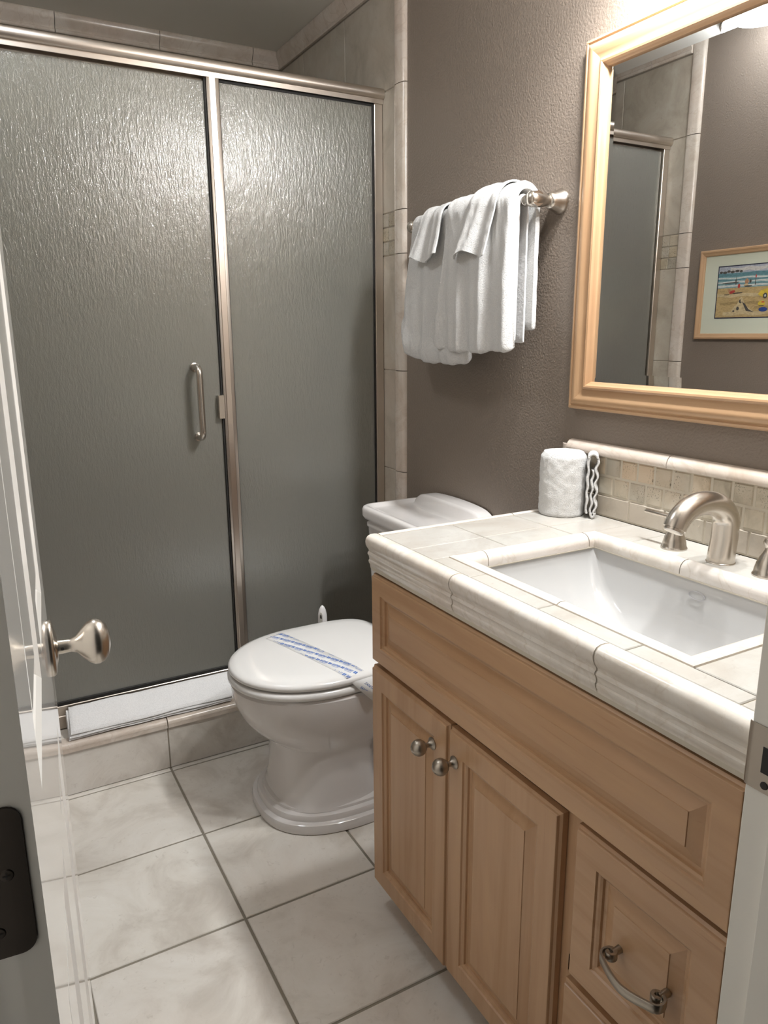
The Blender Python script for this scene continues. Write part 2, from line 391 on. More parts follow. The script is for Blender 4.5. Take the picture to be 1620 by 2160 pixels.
# curb
mb = MB(); mb.box(LT - .004, DT + .004, YC + .003, 2.35, -.01, CZ - .006, 1)
for x0, x1 in spans([LT, .078, .425, .772, 1.119, DT]):
    cell(mb, lambda u, v, h: (u, YC - h, v), x0, x1, .0, .141, 0, .0018, .0012, 0, tint(.05), .004)
    mb.extrude([(0, 0), (.012, 0), (.012, .012)] + [(.012 + .0, .013)] + arc(-.003, .0115, .0155, 5, 90, 8) + [(-.020, .027), (-.03, .027), (-.03, 0)],
               lambda u, v, t: (t, YC + .004 - u, .141 + v), x0 + .0015, x1 - .0015, mi=2, tint=tint(.04))
    cell(mb, lambda u, v, h: (u, v, CZ - .002 + h), x0, x1, YC + .036, 2.35, 0, .0015, .001, 0, tint(.05), .004)
mb.build('shower_curb', ['floor_tile', 'grout', 'bullnose'])
o = bpy.data.objects['shower_curb']; tag(o, 'tiled curb step with rounded edge along the foot of the shower door', 'shower curb')

# ------------------------------------------------------------------ shower enclosure
E = thing('shower_enclosure', 'framed shower enclosure of two textured rain glass panes with brushed nickel frame', 'shower door', (.6, YG, CZ))
hp = [(-.006, 0), (-.020, .001)] + [(-.020 - .010 * math.sin(math.radians(a)), .016 - .015 * math.cos(math.radians(a))) for a in range(20, 181, 20)] + [(.018, .033), (.018, 0)]
mb = MB(); mb.extrude(hp, lambda u, v, t: (t, YG + u, 2.024 + v), LT + .001, DT - .001)
mb.box(LT + .001, DT - .001, YG - .018, YG - .014, 2.012, 2.026); mb.box(LT + .001, DT - .001, YG + .010, YG + .014, 2.012, 2.026)
mb.build('header', 'nickel_x', E)
for x0, x1 in ((DT - .030, DT - .001), (LT + .001, LT + .030)):
    mb = MB(); mb.rbox(x0, x1, YG - .014, YG + .016, .170, 2.022, .0015, 1); mb.build('jamb', 'nickel_z', E)
mb = MB(); mb.rbox(.690, .7265, YG - .016, YG + .016, .170, 2.026, .002, 2); mb.rbox(.697, .716, YG - .0185, YG - .014, .245, 2.020, .0015, 1)
mb.build('post', 'nickel_z', E)
mb = MB(); mb.rbox(LT + .03, DT - .03, YG - .017, YG + .017, .1685, .210, .002, 1); mb.rbox(.7265, DT - .03, YG - .012, YG + .012, .21, .238, .0015, 1); mb.rbox(LT + .02, .690, YG - .013, YG - .007, .205, .240, .0015, 1)
mb.build('bottom_rail', 'nickel_x', E)
MB().box(.7250, DT - .031, YG - .003, YG + .003, .235, 2.016).build('fixed_glass', 'rain', E, smooth=0)
for a in ((.7268, .7300, .238, 2.024), (DT - .034, DT - .0302, .238, 2.024)):
    MB().box(a[0], a[1], YG - .006, YG + .006, a[2], a[3]).build('gasket', 'black', E, smooth=0)
MB().box(.73, DT - .034, YG - .006, YG + .006, 2.006, 2.020).build('gasket', 'black', E, smooth=0)
dr = MB().box(LT + .034, .684, YG - .003, YG + .003, .246, 2.004).build('door_glass', 'rain', E, smooth=0)
mb = MB(); mb.rbox(.6845, .6895, YG - .010, YG + .010, .215, 2.012, .001, 1); mb.rbox(LT + .031, .684, YG - .007, YG + .007, .238, .250, .001, 1)
mb.build('door_seal', 'black', E)
hx = .608; hy = YG - .058
pts = [(hx, YG - .003, 1.222), (hx, YG - .035, 1.224)] + [(hx, YG - .035 - .023 * math.sin(math.radians(a)), 1.201 + .023 * math.cos(math.radians(a))) for a in range(20, 91, 14)] + [(hx, hy, 1.15), (hx, hy, 1.08)] + \
      [(hx, YG - .035 - .023 * math.sin(math.radians(a)), 1.037 - .023 * math.cos(math.radians(a))) for a in range(90, 19, -14)] + [(hx, YG - .035, 1.014), (hx, YG - .003, 1.014)]
mb = MB(); mb.tube(pts, .0095, 16)
for z in (1.222, 1.014): mb.lathe([(.013, 0), (.013, .004), (.0095, .005)], (hx, YG - .003, z), (0, -1, 0), 20)
mb.build('door_handle', 'nickel', E)
pts2 = [(p[0], 2 * YG - p[1], p[2]) for p in pts]
MB().tube(pts2, .0095, 12).build('door_handle', 'nickel', E)
mb = MB(); mb.rbox(.671, .690, YG - .024, YG - .004, 1.066, 1.137, .0015, 1); mb.build('latch_plate', 'nickel', E)

# shower fittings, seen blurred through the glass
V = thing('shower_valve', 'round shower valve plate with lever blurred behind the right glass pane', 'shower valve', (DT, 2.70, 1.20))
MB().lathe([(.085, 0), (.085, .006), (.07, .012), (.03, .016), (.03, .05), (.022, .055), (.0, .055)], (DT, 2.70, 1.20), (-1, 0, 0)).build('valve_plate', 'dark_metal', V)
MB().tube([(DT - .045, 2.70, 1.20), (DT - .055, 2.70, 1.16), (DT - .06, 2.70, 1.10)], [.012, .010, .008]).build('lever', 'dark_metal', V)
V = thing('shower_fitting', 'shower head on a bent arm blurred behind the top of the right pane', 'shower head', (DT, 2.70, 2.05))
MB().tube([(DT, 2.70, 2.06), (DT - .05, 2.70, 2.075), (DT - .10, 2.70, 2.06), (DT - .14, 2.70, 2.02)], .010).lathe([(.03, 0), (.03, .004), (.012, .012)], (DT, 2.70, 2.06), (-1, 0, 0)).build('shower_arm', 'nickel', V)
MB().lathe([(.012, -.02), (.016, 0), (.02, .01), (.045, .04), (.048, .05), (.0, .052)], (DT - .14, 2.70, 2.02), (-.6, 0, -.8)).build('spray_head', 'dark_metal', V)
for z, lb in ((.88, 'upper corner shelf of stone blurred through the left shower glass'), (.42, 'lower corner shelf of stone blurred through the left shower glass')):
    mb = MB(); poly = [(LT + .001, YB - .001), (LT + .001, YB - .24)] + [(LT + .001 + .24 * math.sin(math.radians(a)) * (.8 + .2 * abs(math.cos(math.radians(2 * a)))), YB - .001 - .24 * math.cos(math.radians(a)) * (.8 + .2 * abs(math.cos(math.radians(2 * a))))) for a in range(15, 90, 15)] + [(LT + .241, YB - .001)]
    mb.extrude(poly, lambda u, v, t: (u, v, t), z, z + .025)
    o = mb.build('corner_shelf', 'dark_metal'); tag(o, lb, 'shelf', 'corner shelves in the shower')

# ------------------------------------------------------------------ bath mat towel on the curb
T = thing('folded_bath_mat', 'long folded white bath mat lying on the shower curb against the door', 'bath mat', (.4, 2.2, .17))
def slab(name, x0a, x1a, x0b, x1b, yf, yb, zf, zb, th, seed, parent, mt, front_drop=0):
    mb = MB(); nx, ny = 90, 14; top = []; rings = []
    def P(i, j, side):
        u = i / nx; v = j / ny
        x = (x0a + (x1a - x0a) * u) * (1 - v) + (x0b + (x1b - x0b) * u) * v; y = yf + (yb - yf) * v
        z = zf + (zb - zf) * (v ** .85)
        nzv = noise.noise(Vector((x * 9, y * 12, seed))) * .0035 + noise.noise(Vector((x * 30, y * 25, seed + 5))) * .0010
        e = min(u, 1 - u) * (x1a - x0a); q = min(v, 1 - v) * .1
        rd = -.0035 * math.exp(-e / .004) - .0035 * math.exp(-q / .004)
        y += noise.noise(Vector((x * 7, seed * 3, 1))) * .0035 * (1 - v)
        return (x, y, z + nzv + rd if side else z + nzv - th - rd * .6)
    v = []; f = []
    for side in (1, 0):
        for i in range(nx + 1):
            for j in range(ny + 1): v.append(P(i, j, side))
    N = (nx + 1) * (ny + 1); w_ = ny + 1
    for i in range(nx):
        for j in range(ny):
            a = i * w_ + j; f.append((a, a + w_, a + w_ + 1, a + 1)); f.append((N + a, N + a + 1, N + a + w_ + 1, N + a + w_))
    for i in range(nx):
        a = i * w_; f.append((a, N + a, N + a + w_, a + w_)); b = i * w_ + ny; f.append((b, b + w_, N + b + w_, N + b))
    for j in range(ny): f.append((j, j + 1, N + j + 1, N + j)); a = nx * w_ + j; f.append((a, N + a, N + a + 1, a + 1))
    mb.add(v, f); return mb.build(name, mt, parent, 50)
slab('under_fold', .146, .630, .150, .660, 2.1545, 2.236, .178, .222, .007, 3, T, 'flat_weave')
slab('middle_fold', .149, .634, .152, .668, 2.1520, 2.238, .1865, .230, .007, 9, T, 'flat_weave')
slab('top_fold', .153, .640, .160, .676, 2.1505, 2.240, .195, .239, .0075, 14, T, 'flat_weave')
mb = MB()
for dy in (.006, .009): mb.tube([(.158 + i * .012, 2.1505 + dy + noise.noise(Vector(((.158 + i * .012) * 7, 42, 1))) * .0035, .1975 + dy * .1 + noise.noise(Vector(((.158 + i * .012) * 9, 2.156 * 12, 14))) * .0035) for i in range(40)], .0007, 6)
mb.build('hem_stitching', 'flat_weave', T)

# ------------------------------------------------------------------ toilet
TY = 1.80
TO = thing('toilet', 'white two-piece toilet with closed lid and a paper band across it', 'toilet', (.9, TY, 0))
def egg(z, xf, xb, hw, xm=None, nb=2.6, nf=2.0, n=64, yc=TY):
    xm = xm if xm else xf + (xb - xf) * .55; P = []
    for k in range(n):
        a = 2 * PI * k / n; c, s_ = math.cos(a), math.sin(a)
        if c < 0: x = xm - (xm - xf) * abs(c) ** (2 / nf); y = hw * math.copysign(abs(s_) ** (2 / nf), s_)
        else: x = xm + (xb - xm) * abs(c) ** (2 / nb); y = hw * math.copysign(abs(s_) ** (2 / nb), s_)
        P.append((x, yc + y, z))
    return P
mb = MB()
foot = [(0, .590, 1.12, .196), (.003, .586, 1.12, .2), (.018, .585, 1.12, .2), (.027, .588, 1.118, .197), (.031, .594, 1.115, .191), (.0315, .600, 1.112, .186), (.040, .601, 1.11, .185), (.046, .604, 1.105, .182), (.049, .611, 1.10, .175), (.0495, .616, 1.10, .170), (.056, .618, 1.10, .168), (.060, .628, 1.09, .158)]
mb.loft([egg(z, a, b, h, .85, 4, 2.5) for z, a, b, h in foot])
col = [(.050, .622, .93, .166), (.060, .628, .925, .160), (.072, .632, .92, .155), (.11, .637, .915, .150), (.16, .641, .915, .148), (.20, .641, .92, .150), (.222, .634, .93, .155), (.245, .606, .96, .166), (.27, .580, .99, .176), (.30, .558, 1.02, .186), (.34, .543, 1.04, .195), (.375, .536, 1.05, .200), (.392, .535, 1.05, .201), (.399, .540, 1.05, .196)]
mb.loft([egg(z, a, b, h, .80, 3.2, 2.1 if z > .22 else 2.5) for z, a, b, h in col])
mb.loft([egg(z, .88, 1.12, h, 1.0, 3, 2.5) for z, h in ((.05, .10), (.10, .085), (.18, .085), (.26, .10), (.36, .15), (.39, .16))])
mb.tube([(.90, TY - .08, .26), (.96, TY - .10, .20), (1.03, TY - .10, .13), (1.08, TY - .08, .08)], [.05, .055, .05, .04], 18)
mb.rbox(1.00, 1.23, TY - .16, TY + .16, .33, .415, .02, 3)
mb.build('bowl', 'porcelain', TO, 32)
def cap_loft(rows, yc=TY, xm=.78, nb=4.5, nf=2.05):
    return [egg(z, a, b, h, xm, nb, nf, 72, yc) for z, a, b, h in rows]
mb = MB(); mb.loft(cap_loft([(.402, .540, 1.02, .192), (.4025, .533, 1.022, .198), (.408, .528, 1.024, .202), (.417, .528, 1.024, .202), (.4225, .533, 1.022, .198), (.424, .542, 1.02, .190)])); mb.build('seat', 'seat_plastic', TO, 60)
mb = MB(); mb.loft(cap_loft([(.4275, .545, 1.018, .188), (.4285, .536, 1.020, .196), (.434, .531, 1.022, .200), (.441, .531, 1.022, .200), (.4465, .537, 1.02, .196), (.4505, .552, 1.01, .184), (.4535, .60, .99, .15), (.455, .70, .92, .08)])); mb.build('lid', 'seat_plastic', TO, 60)
for s_ in (-1, 1):
    MB().rbox(1.005, 1.045, TY + s_ * .085 - .022, TY + s_ * .085 + .022, .402, .438, .008, 3).build('hinge', 'seat_plastic', TO, 60)
def rrect(z, x0, x1, y0, y1, r, n=8):
    P = []
    for cx_, cy_, a0 in ((x1 - r, y1 - r, 0), (x0 + r, y1 - r, 90), (x0 + r, y0 + r, 180), (x1 - r, y0 + r, 270)):
        P += [(cx_ + r * math.cos(math.radians(a0 + 90 * i / n)), cy_ + r * math.sin(math.radians(a0 + 90 * i / n)), z) for i in range(n + 1)]
    return P
TYK = 1.805
mb = MB(); mb.loft([rrect(z, x0, 1.255, TYK - h, TYK + h, .03) for z, x0, h in ((.405, 1.075, .17), (.42, 1.055, .185), (.60, 1.048, .193), (.735, 1.044, .197), (.738, 1.040, .200), (.748, 1.040, .200), (.752, 1.046, .195), (.762, 1.046, .195))]); mb.build('tank', 'porcelain', TO, 60)
# lid with a shallow tray and a raised curved back crest
mb = MB()
lr = [rrect(z, x0, 1.257, TYK - h, TYK + h, r, 10) for z, x0, h, r in ((.760, 1.040, .201, .03), (.762, 1.032, .209, .04), (.772, 1.026, .215, .045), (.792, 1.026, .215, .045), (.799, 1.030, .211, .042), (.801, 1.036, .205, .038), (.800, 1.044, .197, .034), (.793, 1.055, .186, .028), (.791, 1.068, .174, .022), (.790, 1.09, .15, .015))]
mb.loft(lr)
ny = 40; rings = []
for i in range(ny + 1):
    u = i / ny; y = TYK - .190 + .380 * u; s_ = (u - .5) * 2
    e = max(0, 1 - abs(s_) ** 9); hgt = (.044 - .012 * s_ * s_) * e + .0005
    xf = 1.199 + .022 * s_ * s_ - .006
    rings.append([(1.257, y, .790), (xf - .012, y, .790), (xf, y, .790 + hgt * .18), (xf + .004, y, .790 + hgt * .8), (xf + .009, y, .790 + hgt * .97), (xf + .015, y, .790 + hgt), (1.257, y, .790 + hgt)])
mb.loft(rings); mb.build('tank_lid', 'porcelain', TO, 60)
mb = MB(); mb.lathe([(.013, 0), (.013, .005), (.008, .010), (.008, .018)], (1.045, TYK + .14, .70), (-1, 0, 0), 20); mb.tube([(1.028, TYK + .14, .70), (1.024, TYK + .11, .697), (1.022, TYK + .07, .690)], [.006, .007, .008]); mb.build('flush_lever', 'nickel', TO)

# paper band over the lid
PB = thing('paper_band', 'white paper hygiene band with blue lettering laid across the toilet lid', 'paper band', (.78, 1.8, .456))
from mathutils.bvhtree import BVHTree
_lo = bpy.data.objects['lid']
lid_bvh = BVHTree.FromPolygons([v.co + Vector((.9, TY, 0)) for v in _lo.data.vertices], [tuple(p.vertices) for p in _lo.data.polygons])
A0 = Vector((.712, 1.955)); A1 = Vector((.8065, 1.6125)); dd = (A1 - A0).normalized(); nn = Vector((-dd.y, dd.x))   # nn points to +x side
def lid_z(x, y):
    # height of the lid surface
    h = lid_bvh.ray_cast(Vector((x, y, .6)), Vector((0, 0, -1)))
    return h[0].z if h[0] and h[0].z > .43 else .444
BW = .030
mb = MB(); n_ = 60; v = []; f = []
L_ = (A1 - A0).length
path = []
for i in range(n_ + 1):
    p = A0 + dd * L_ * i / n_; path.append((p.x, p.y))
for i, (x, y) in enumerate(path):
    for s_ in (-1, 0, 1):
        q = Vector((x, y)) + nn * BW * s_; v.append((q.x, q.y, lid_z(q.x, q.y) + .0006 + .0003 * math.sin(i * .7 + s_)))
for i in range(n_):
    for j in range(2): a = i * 3 + j; f.append((a, a + 3, a + 4, a + 1))
# hanging tail, twisting off the near edge
tail = [(.808, 1.612, .448, 0), (.818, 1.600, .438, .15), (.832, 1.592, .424, .4), (.846, 1.588, .410, .55), (.858, 1.588, .398, .6), (.868, 1.590, .388, .65)]
base = len(v)
for x, y, z, tw in tail:
    for s_ in (-1, 0, 1):
        a = nn * BW * s_ * (1 - .25 * tw)
        v.append((x + a.x * math.cos(tw) + .0 * tw, y + a.y * .4 * (1 - tw), z + s_ * BW * math.sin(tw) * .9))
for i in range(-1, len(tail) - 1):
    for j in range(2):
        a = (base + i * 3 + j) if i >= 0 else (n_ * 3 + j); b = base + (i + 1) * 3 + j
        f.append((a, b, b + 1, a + 1))
mb.add(v, f); strip_o = mb.build('strip', 'paper', PB, 60)
sm = strip_o.modifiers.new('solid', 'SOLIDIFY'); sm.thickness = .0003
_txt = {}
def text_mesh(word, size, italic=True):
    c = bpy.data.curves.new('t', 'FONT'); c.body = word; c.size = size; c.align_x = 'CENTER'; c.align_y = 'CENTER'; c.shear = .25 if italic else 0
    c.offset = size * .018; c.extrude = 0.0
    o = bpy.data.objects.new('t', c); COL.objects.link(o)
    dg = bpy.context.evaluated_depsgraph_get(); me = bpy.data.meshes.new_from_object(o.evaluated_get(dg)); 
    r = ([tuple(v.co) for v in me.vertices], [tuple(p.vertices) for p in me.polygons])
    bpy.data.objects.remove(o); bpy.data.meshes.remove(me); return r
def clover(size):
    v = []; f = []
    for qx, qy in ((1, 1), (-1, 1), (-1, -1), (1, -1)):
        b = len(v); cx_, cy_ = qx * size * .27, qy * size * .27
        v += [(cx_ + size * .25 * math.cos(a * PI / 5), cy_ + size * .25 * math.sin(a * PI / 5), 0) for a in range(10)]; f.append(tuple(range(b, b + 10)))
    return v, f
mb = MB(); ang = math.atan2(dd.y, dd.x)
# rows read a little shallower than the band, words clipped by keeping inside it
rd = Vector((math.cos(ang + math.radians(11)), math.sin(ang + math.radians(11))))
rn = Vector((-rd.y, rd.x))
def put(vf, centre, lift=.0013, clip=True):
    vs, fs = vf; P = []; ok = []
    for (x, y, z) in vs:
        q = centre + rd * x + rn * y; P.append((q.x, q.y, lid_z(q.x, q.y) + lift)); r_ = q - A0
        ok.append(abs(r_.dot(nn)) < BW - .0005 and -.002 < r_.dot(dd) < L_ + .002)
    fs2 = [f_ for f_ in fs if all(ok[i] for i in f_)]
    mb.add(P, fs2)
def fit(word, w_, h_):
    vs, fs = text_mesh(word, .01)
    x0 = min(v[0] for v in vs); x1 = max(v[0] for v in vs); y0 = min(v[1] for v in vs); y1 = max(v[1] for v in vs)
    return [((x - (x0 + x1) / 2) * w_ / (x1 - x0), (y - (y0 + y1) / 2) * h_ / (y1 - y0), 0) for x, y, z in vs], fs
words = ['SANITARY', 'SANITARE', 'SANITARIA']; wi = 0
wm = [fit(w_, .0265, .0100) for w_ in words]; sm_ = fit('PARA SU PROTECCION', .021, .0028); cv = clover(.0098)
for row in range(-2, 12):
    for k in range(-3, 14):
        c = A0 + rd * (k * .0425 + row * .017) + rn * (row * .0262 - .035)
        if abs((c - A0).dot(nn)) > BW + .012: continue
        put(wm[wi % 3], c); wi += 1
        put(cv, c + rd * .0212); put(sm_, c - rn * .0088 + rd * .002)
# lettering on the hanging tail
for tx, ty, tz, wd in ((.833, 1.5875, .417, 'SANITARE'),):
    vs, fs = text_mesh(wd, .010)
    e1 = Vector((.62, -.02, -.62)).normalized(); e2 = Vector((.5, -.25, .62)).normalized()
    mb.add([Vector((tx, ty - .004, tz)) + e1 * x + e2 * (y + .004) for x, y, z in vs], fs)
    vs, fs = text_mesh('SANITARE', .009); mb.add([Vector((tx, ty - .002, tz)) + e1 * (x - .002) + e2 * (y - .013) for x, y, z in vs], fs)
mb.build('lettering', 'blue_ink', PB, 0, fix=False)

# toilet brush
TB = thing('toilet_brush', 'white plastic toilet brush handle standing up behind the toilet', 'toilet brush', (.925, 2.08, 0))
rings = []
for z, w_, t_ in ((.14, .008, .007), (.22, .010, .008), (.32, .0135, .010), (.40, .0165, .011), (.435, .0155, .010), (.452, .012, .008), (.462, .007, .005), (.4665, .002, .0015)):
    rings.append([(.925 + w_ * math.cos(2 * PI * k / 24) * .87 + t_ * math.sin(2 * PI * k / 24) * .3, 2.08 - w_ * math.cos(2 * PI * k / 24) * .3 + t_ * math.sin(2 * PI * k / 24) * .87, z) for k in range(24)])
MB().loft(rings).build('handle', 'plastic', TB, 60)
MB().lathe([(.045, .0), (.055, .003), (.052, .06), (.046, .12), (.040, .135), (.034, .137), (.030, .12), (.0, .12)], (.925, 2.08, 0), n=32).build('holder', 'plastic', TB)
# label on the handle facing the camera-left side
ux = Vector((.87, -.49, 0)); uz = Vector((0, 0, 1)); un = Vector((-.49, -.87, 0)); c0 = Vector((.920, 2.074, .405))
def lab(mbx, pts, lift): mbx.add([c0 + ux * a + uz * b + un * lift for a, b in pts], [tuple(range(len(pts)))])
mb = MB(); mb.loft([[c0 + ux * a + uz * b + un * d_ for a, b in [(-.006, -.06), (.0015, -.06), (.0025, .030), (0, .040), (-.004, .042), (-.006, .032)]] for d_ in (.0, .0085)]); mb.build('label', 'label_grey', TB, 0)
mb = MB(); lab(mb, [(-.0052, .024), (.0015, .022), (.000, .032), (-.002, .036), (-.0045, .034)], .0092)
vs, fs = text_mesh('HDX', .011, False); mb.add([c0 + un * .0092 + ux * (y - .002) + uz * (-x - .005) for x, y, z in vs], fs)
mb.build('label_mark', 'ink', TB, 0, fix=False)

# ------------------------------------------------------------------ vanity cabinet
CX = .708
VC = thing('vanity_cabinet', 'maple vanity cabinet with raised panel doors under the tiled counter', 'cabinet', (.98, .89, 0))
mb = MB(); mb.box(.7285, 1.258, .444, .452, .066, .828); mb.box(.7285, 1.258, 1.322, 1.330, .066, .828); mb.box(.80, 1.258, .444, .452, 0, .066); mb.box(.80, 1.258, 1.322, 1.330, 0, .066); mb.box(.7285, .748, .444, 1.330, .612, .64)
mb.box(.7285, .748, .452, 1.322, .80, .828); mb.box(.7285, .748, .700, .740, .065, .80); mb.box(.7285, .748, 1.300, 1.322, .065, .8); mb.box(.7285, .748, .452, .474, .065, .8); mb.box(.7285, .748, .452, 1.322, .065, .10)
mb.box(.79, .80, .452, 1.322, 0, .07); mb.box(.74, 1.25, .452, 1.322, .065, .08); mb.box(.7285, .748, .452, .72, .335, .365)
mb.build('body', 'wood_z', VC, 0)
MB().box(.752, .756, .452, 1.322, .08, .8).build('inner_shadow_panel', 'dark_gap', VC, 0)  # dark sheet added behind the fronts to paint shadow into their gaps
def raised_panel(name, y0, y1, z0, z1, mt, fr=.046, parent=VC, frz=None):
    frz = frz or fr
    prof = [(0, .0195), (0, .0085), (.0035, .0050), (.0042, .0022), (.0050, .0004), (.0062, 0), (fr, 0), (fr + .0015, .0035), (fr + .005, .0042), (fr + .0085, .0065), (fr + .0095, .0105), (fr + .015, .0110), (fr + .034, .0045), (fr + .0345, .0030)]
    rings = []
    for ins, dx in prof: rings.append([(CX + dx, y0 + ins, z0 + ins), (CX + dx, y1 - ins, z0 + ins), (CX + dx, y1 - ins, z1 - ins), (CX + dx, y0 + ins, z1 - ins)])
    mb = MB(); mb.loft(rings); return mb.build(name, mt, parent, 0)
raised_panel('false_drawer_front', .4465, 1.336, .6245, .8225, 'wood_y', .040)
dL = raised_panel('door', 1.0385, 1.3375, .068, .612, 'wood_z', .046)
dR = raised_panel('door', .7370, 1.0350, .072, .610, 'wood_z', .046)
d1 = raised_panel('drawer', .4465, .7030, .3530, .6150, 'wood_y', .046)
d2 = raised_panel('drawer', .4465, .7110, .080, .3350, 'wood_y', .046)
def knob(y, z, par):
    mb = MB(); mb.lathe([(.0125, 0), (.0125, .002), (.009, .004), (.0055, .009), (.0048, .013), (.006, .017), (.011, .0195), (.0150, .025), (.0162, .031), (.0155, .036), (.0128, .041), (.008, .045), (.0075, .0445), (.0055, .0462), (0, .0468)], (CX, y, z), (-1, 0, 0), 32)
    return mb.build('knob', 'pewter', par)
knob(1.0885, .549, dL); knob(1.0135, .549, dR)
def pull(y, z, par):
    mb = MB(); L = .041; pts = []
    def spiral(yc, sgn):   # scroll seen from above, in the x-y plane
        out = []
        for i in range(22):
            t = i / 21; a = t * 2.5 * PI - PI / 2; r = .0024 + .0104 * t
            out.append((CX - .016 - r * math.cos(a), yc + sgn * r * math.sin(a)))
        return out
    sp = spiral(y + L, -1); pts = sp[:]
    e = sp[-1]; f_ = spiral(y - L, 1)[-1]
    for i in range(1, 14):
        t = i / 14; pts.append((e[0] - .010 * math.sin(PI * t) + (f_[0] - e[0]) * t, e[1] + (f_[1] - e[1]) * t))
    pts += spiral(y - L, 1)[::-1]
    hw = .0058; rings = []
    P3 = [Vector((p[0], p[1], 0)) for p in pts]
    for i, p in enumerate(P3):
        t = ((P3[min(i + 1, len(P3) - 1)]) - (P3[max(i - 1, 0)])).normalized(); nrm = Vector((-t.y, t.x, 0)); mid = abs(i / (len(P3) - 1) - .5) * 2
        zz = z - .009 * max(0, 1 - mid * 1.5); h_ = hw * (1 + .25 * (1 - mid)); th = .0030 if mid > .45 else .0022
        rings.append([p + nrm * th + Vector((0, 0, zz - h_ + .0012)), p + nrm * (th - .0008) + Vector((0, 0, zz - h_)), p - nrm * (th - .0008) + Vector((0, 0, zz - h_)), p - nrm * th + Vector((0, 0, zz - h_ + .0012)),
                      p - nrm * th + Vector((0, 0, zz + h_ - .0012)), p - nrm * (th - .0008) + Vector((0, 0, zz + h_)), p + nrm * (th - .0008) + Vector((0, 0, zz + h_)), p + nrm * th + Vector((0, 0, zz + h_ - .0012))])
    mb.loft(rings)
    for s_ in (-1, 1): mb.lathe([(.006, -.004), (.005, .012)], (CX, y + s_ * L, z), (-1, 0, 0), 16)
    return mb.build('pull', 'pewter', par)
pull(.566, .476, d1); pull(.570, .205, d2)

# ------------------------------------------------------------------ countertop
KZ = .905
CT = thing('countertop', 'cream tiled countertop with moulded edge around the undermount sink', 'countertop', (.98, .89, .828))
SX0, SX1, SY0, SY1 = .766, 1.140, .574, 1.128     # outer line of the sink trim
mb = MB()
for a in ((.712, SX0 + .004, .440, 1.338), (SX1 - .004, 1.2555, .440, 1.338), (SX0, SX1, SY1 - .004, 1.338), (SX0, SX1, .440, SY0 + .004)): mb.box(a[0], a[1], a[2], a[3], .829, KZ - .0025, 1)
top = lambda u, v, h: (u, v, KZ + h)
def ctile(x0, x1, y0, y1): cell(mb, top, x0, x1, y0, y1, 0, .0014, .0012, 0, tint(.03, .01), .003)
for (x0, x1) in ((.729, .908), (.908, 1.0815), (1.0815, 1.2505)):
    ctile(x0, x1, 1.207, 1.328)
for (x0, x1) in ((.729, .908), (.908, 1.0815), (1.0815, 1.2505)): ctile(x0, x1, SY1, 1.207)
for y0, y1 in spans([.4405, .482, .655, .833, 1.010, SY1]): ctile(.729, SX0, y0, y1)
for y0, y1 in spans([.4405, .482, .69, .86, 1.030, SY1]): ctile(SX1, 1.2505, y0, y1)
for x0, x1 in ((SX0, .95), (.95, SX1)): ctile(x0, x1, .482, SY0); ctile(x0, x1, .4405, .482)
mb.build('tile_top', ['counter_tile', 'grout_light'], CT, 0)
NP = [(.7285, .832), (.7285, .9052), (.722, .9062), (.714, .9060), (.707, .9035), (.7025, .8985), (.7008, .892), (.7018, .885), (.7048, .8785), (.7085, .8735), (.7090, .8700), (.7065, .8675), (.7060, .8640), (.7080, .8610), (.7095, .857), (.7100, .852), (.7080, .8495), (.7085, .845), (.7110, .841), (.7120, .836), (.7125, .832)]
mb = MB()
for a, b in ((1.033, 1.3445), (.683, 1.0300), (.4402, .680)): mb.extrude(NP, lambda u, v, t: (u, t, v), a, b, tint=tint(.03))
# left end strip
mb.extrude([(0, .832), (0, .9052), (.008, .9072), (.0125, .9065), (.0155, .903), (.0165, .898), (.0165, .86), (.013, .852), (.013, .832)], lambda u, v, t: (t, 1.3290 + u, v), .7300, 1.0820)
mb.extrude([(0, .832), (0, .9052), (.008, .9072), (.0125, .9065), (.0155, .903), (.0165, .898), (.0165, .86), (.013, .852), (.013, .832)], lambda u, v, t: (t, 1.3290 + u, v), 1.0845, 1.2505)
mb.build('edge_moulding', 'nose', CT)
mb = MB()
for y in (1.0315, .6815):
    mb = MB(); mb.extrude([(u + .0008 if u < .7285 else u, v - .0006 if v > .84 else v) for u, v in NP], lambda u, v, t: (u, t, v), y - .0018, y + .0018)
    mb.build('edge_grout', 'grout', CT)
# sink trim: quarter round bullnose dipping into the bowl
mb = MB(); tp = [(0, -.022), (0, .0008), (.006, .0040), (.012, .0042)] + [(.012 + .018 * math.sin(math.radians(a)), -.0138 + .018 * math.cos(math.radians(a))) for a in range(15, 91, 15)] + [(.030, -.022)]
def trim_piece(axis, a, b, fixed, sgn, mit0, mit1):
    rings = []
    for e, mt_ in ((a, mit0), (b, mit1)):
        r = []
        for u, v in tp:
            w_ = fixed + sgn * u; t = e + mt_ * u
            r.append((t, w_, KZ + v) if axis == 'x' else (w_, t, KZ + v))
        rings.append(r)
    mb.loft(rings, tint=tint(.04))
g = .0008
trim_piece('x', SX0 + g, .836, SY1 - g, -1, 1, 0); trim_piece('x', .838, 1.095, SY1 - g, -1, 0, 0); trim_piece('x', 1.097, SX1 - g, SY1 - g, -1, 0, -1)
trim_piece('x', SX0 + g, .95, SY0 + g, 1, 1, 0); trim_piece('x', .952, SX1 - g, SY0 + g, 1, 0, -1)
for a, b, m0, m1 in ((SY0 + g, .828, 1, 0), (.830, SY1 - g, 0, -1)):
    trim_piece('y', a, b, SX0 + g, 1, m0, m1)
for a, b, m0, m1 in ((SY0 + g, .880, 1, 0), (.882, SY1 - g, 0, -1)):
    trim_piece('y', a, b, SX1 - g, -1, m0, m1)
mb.build('sink_trim', 'nose', CT)
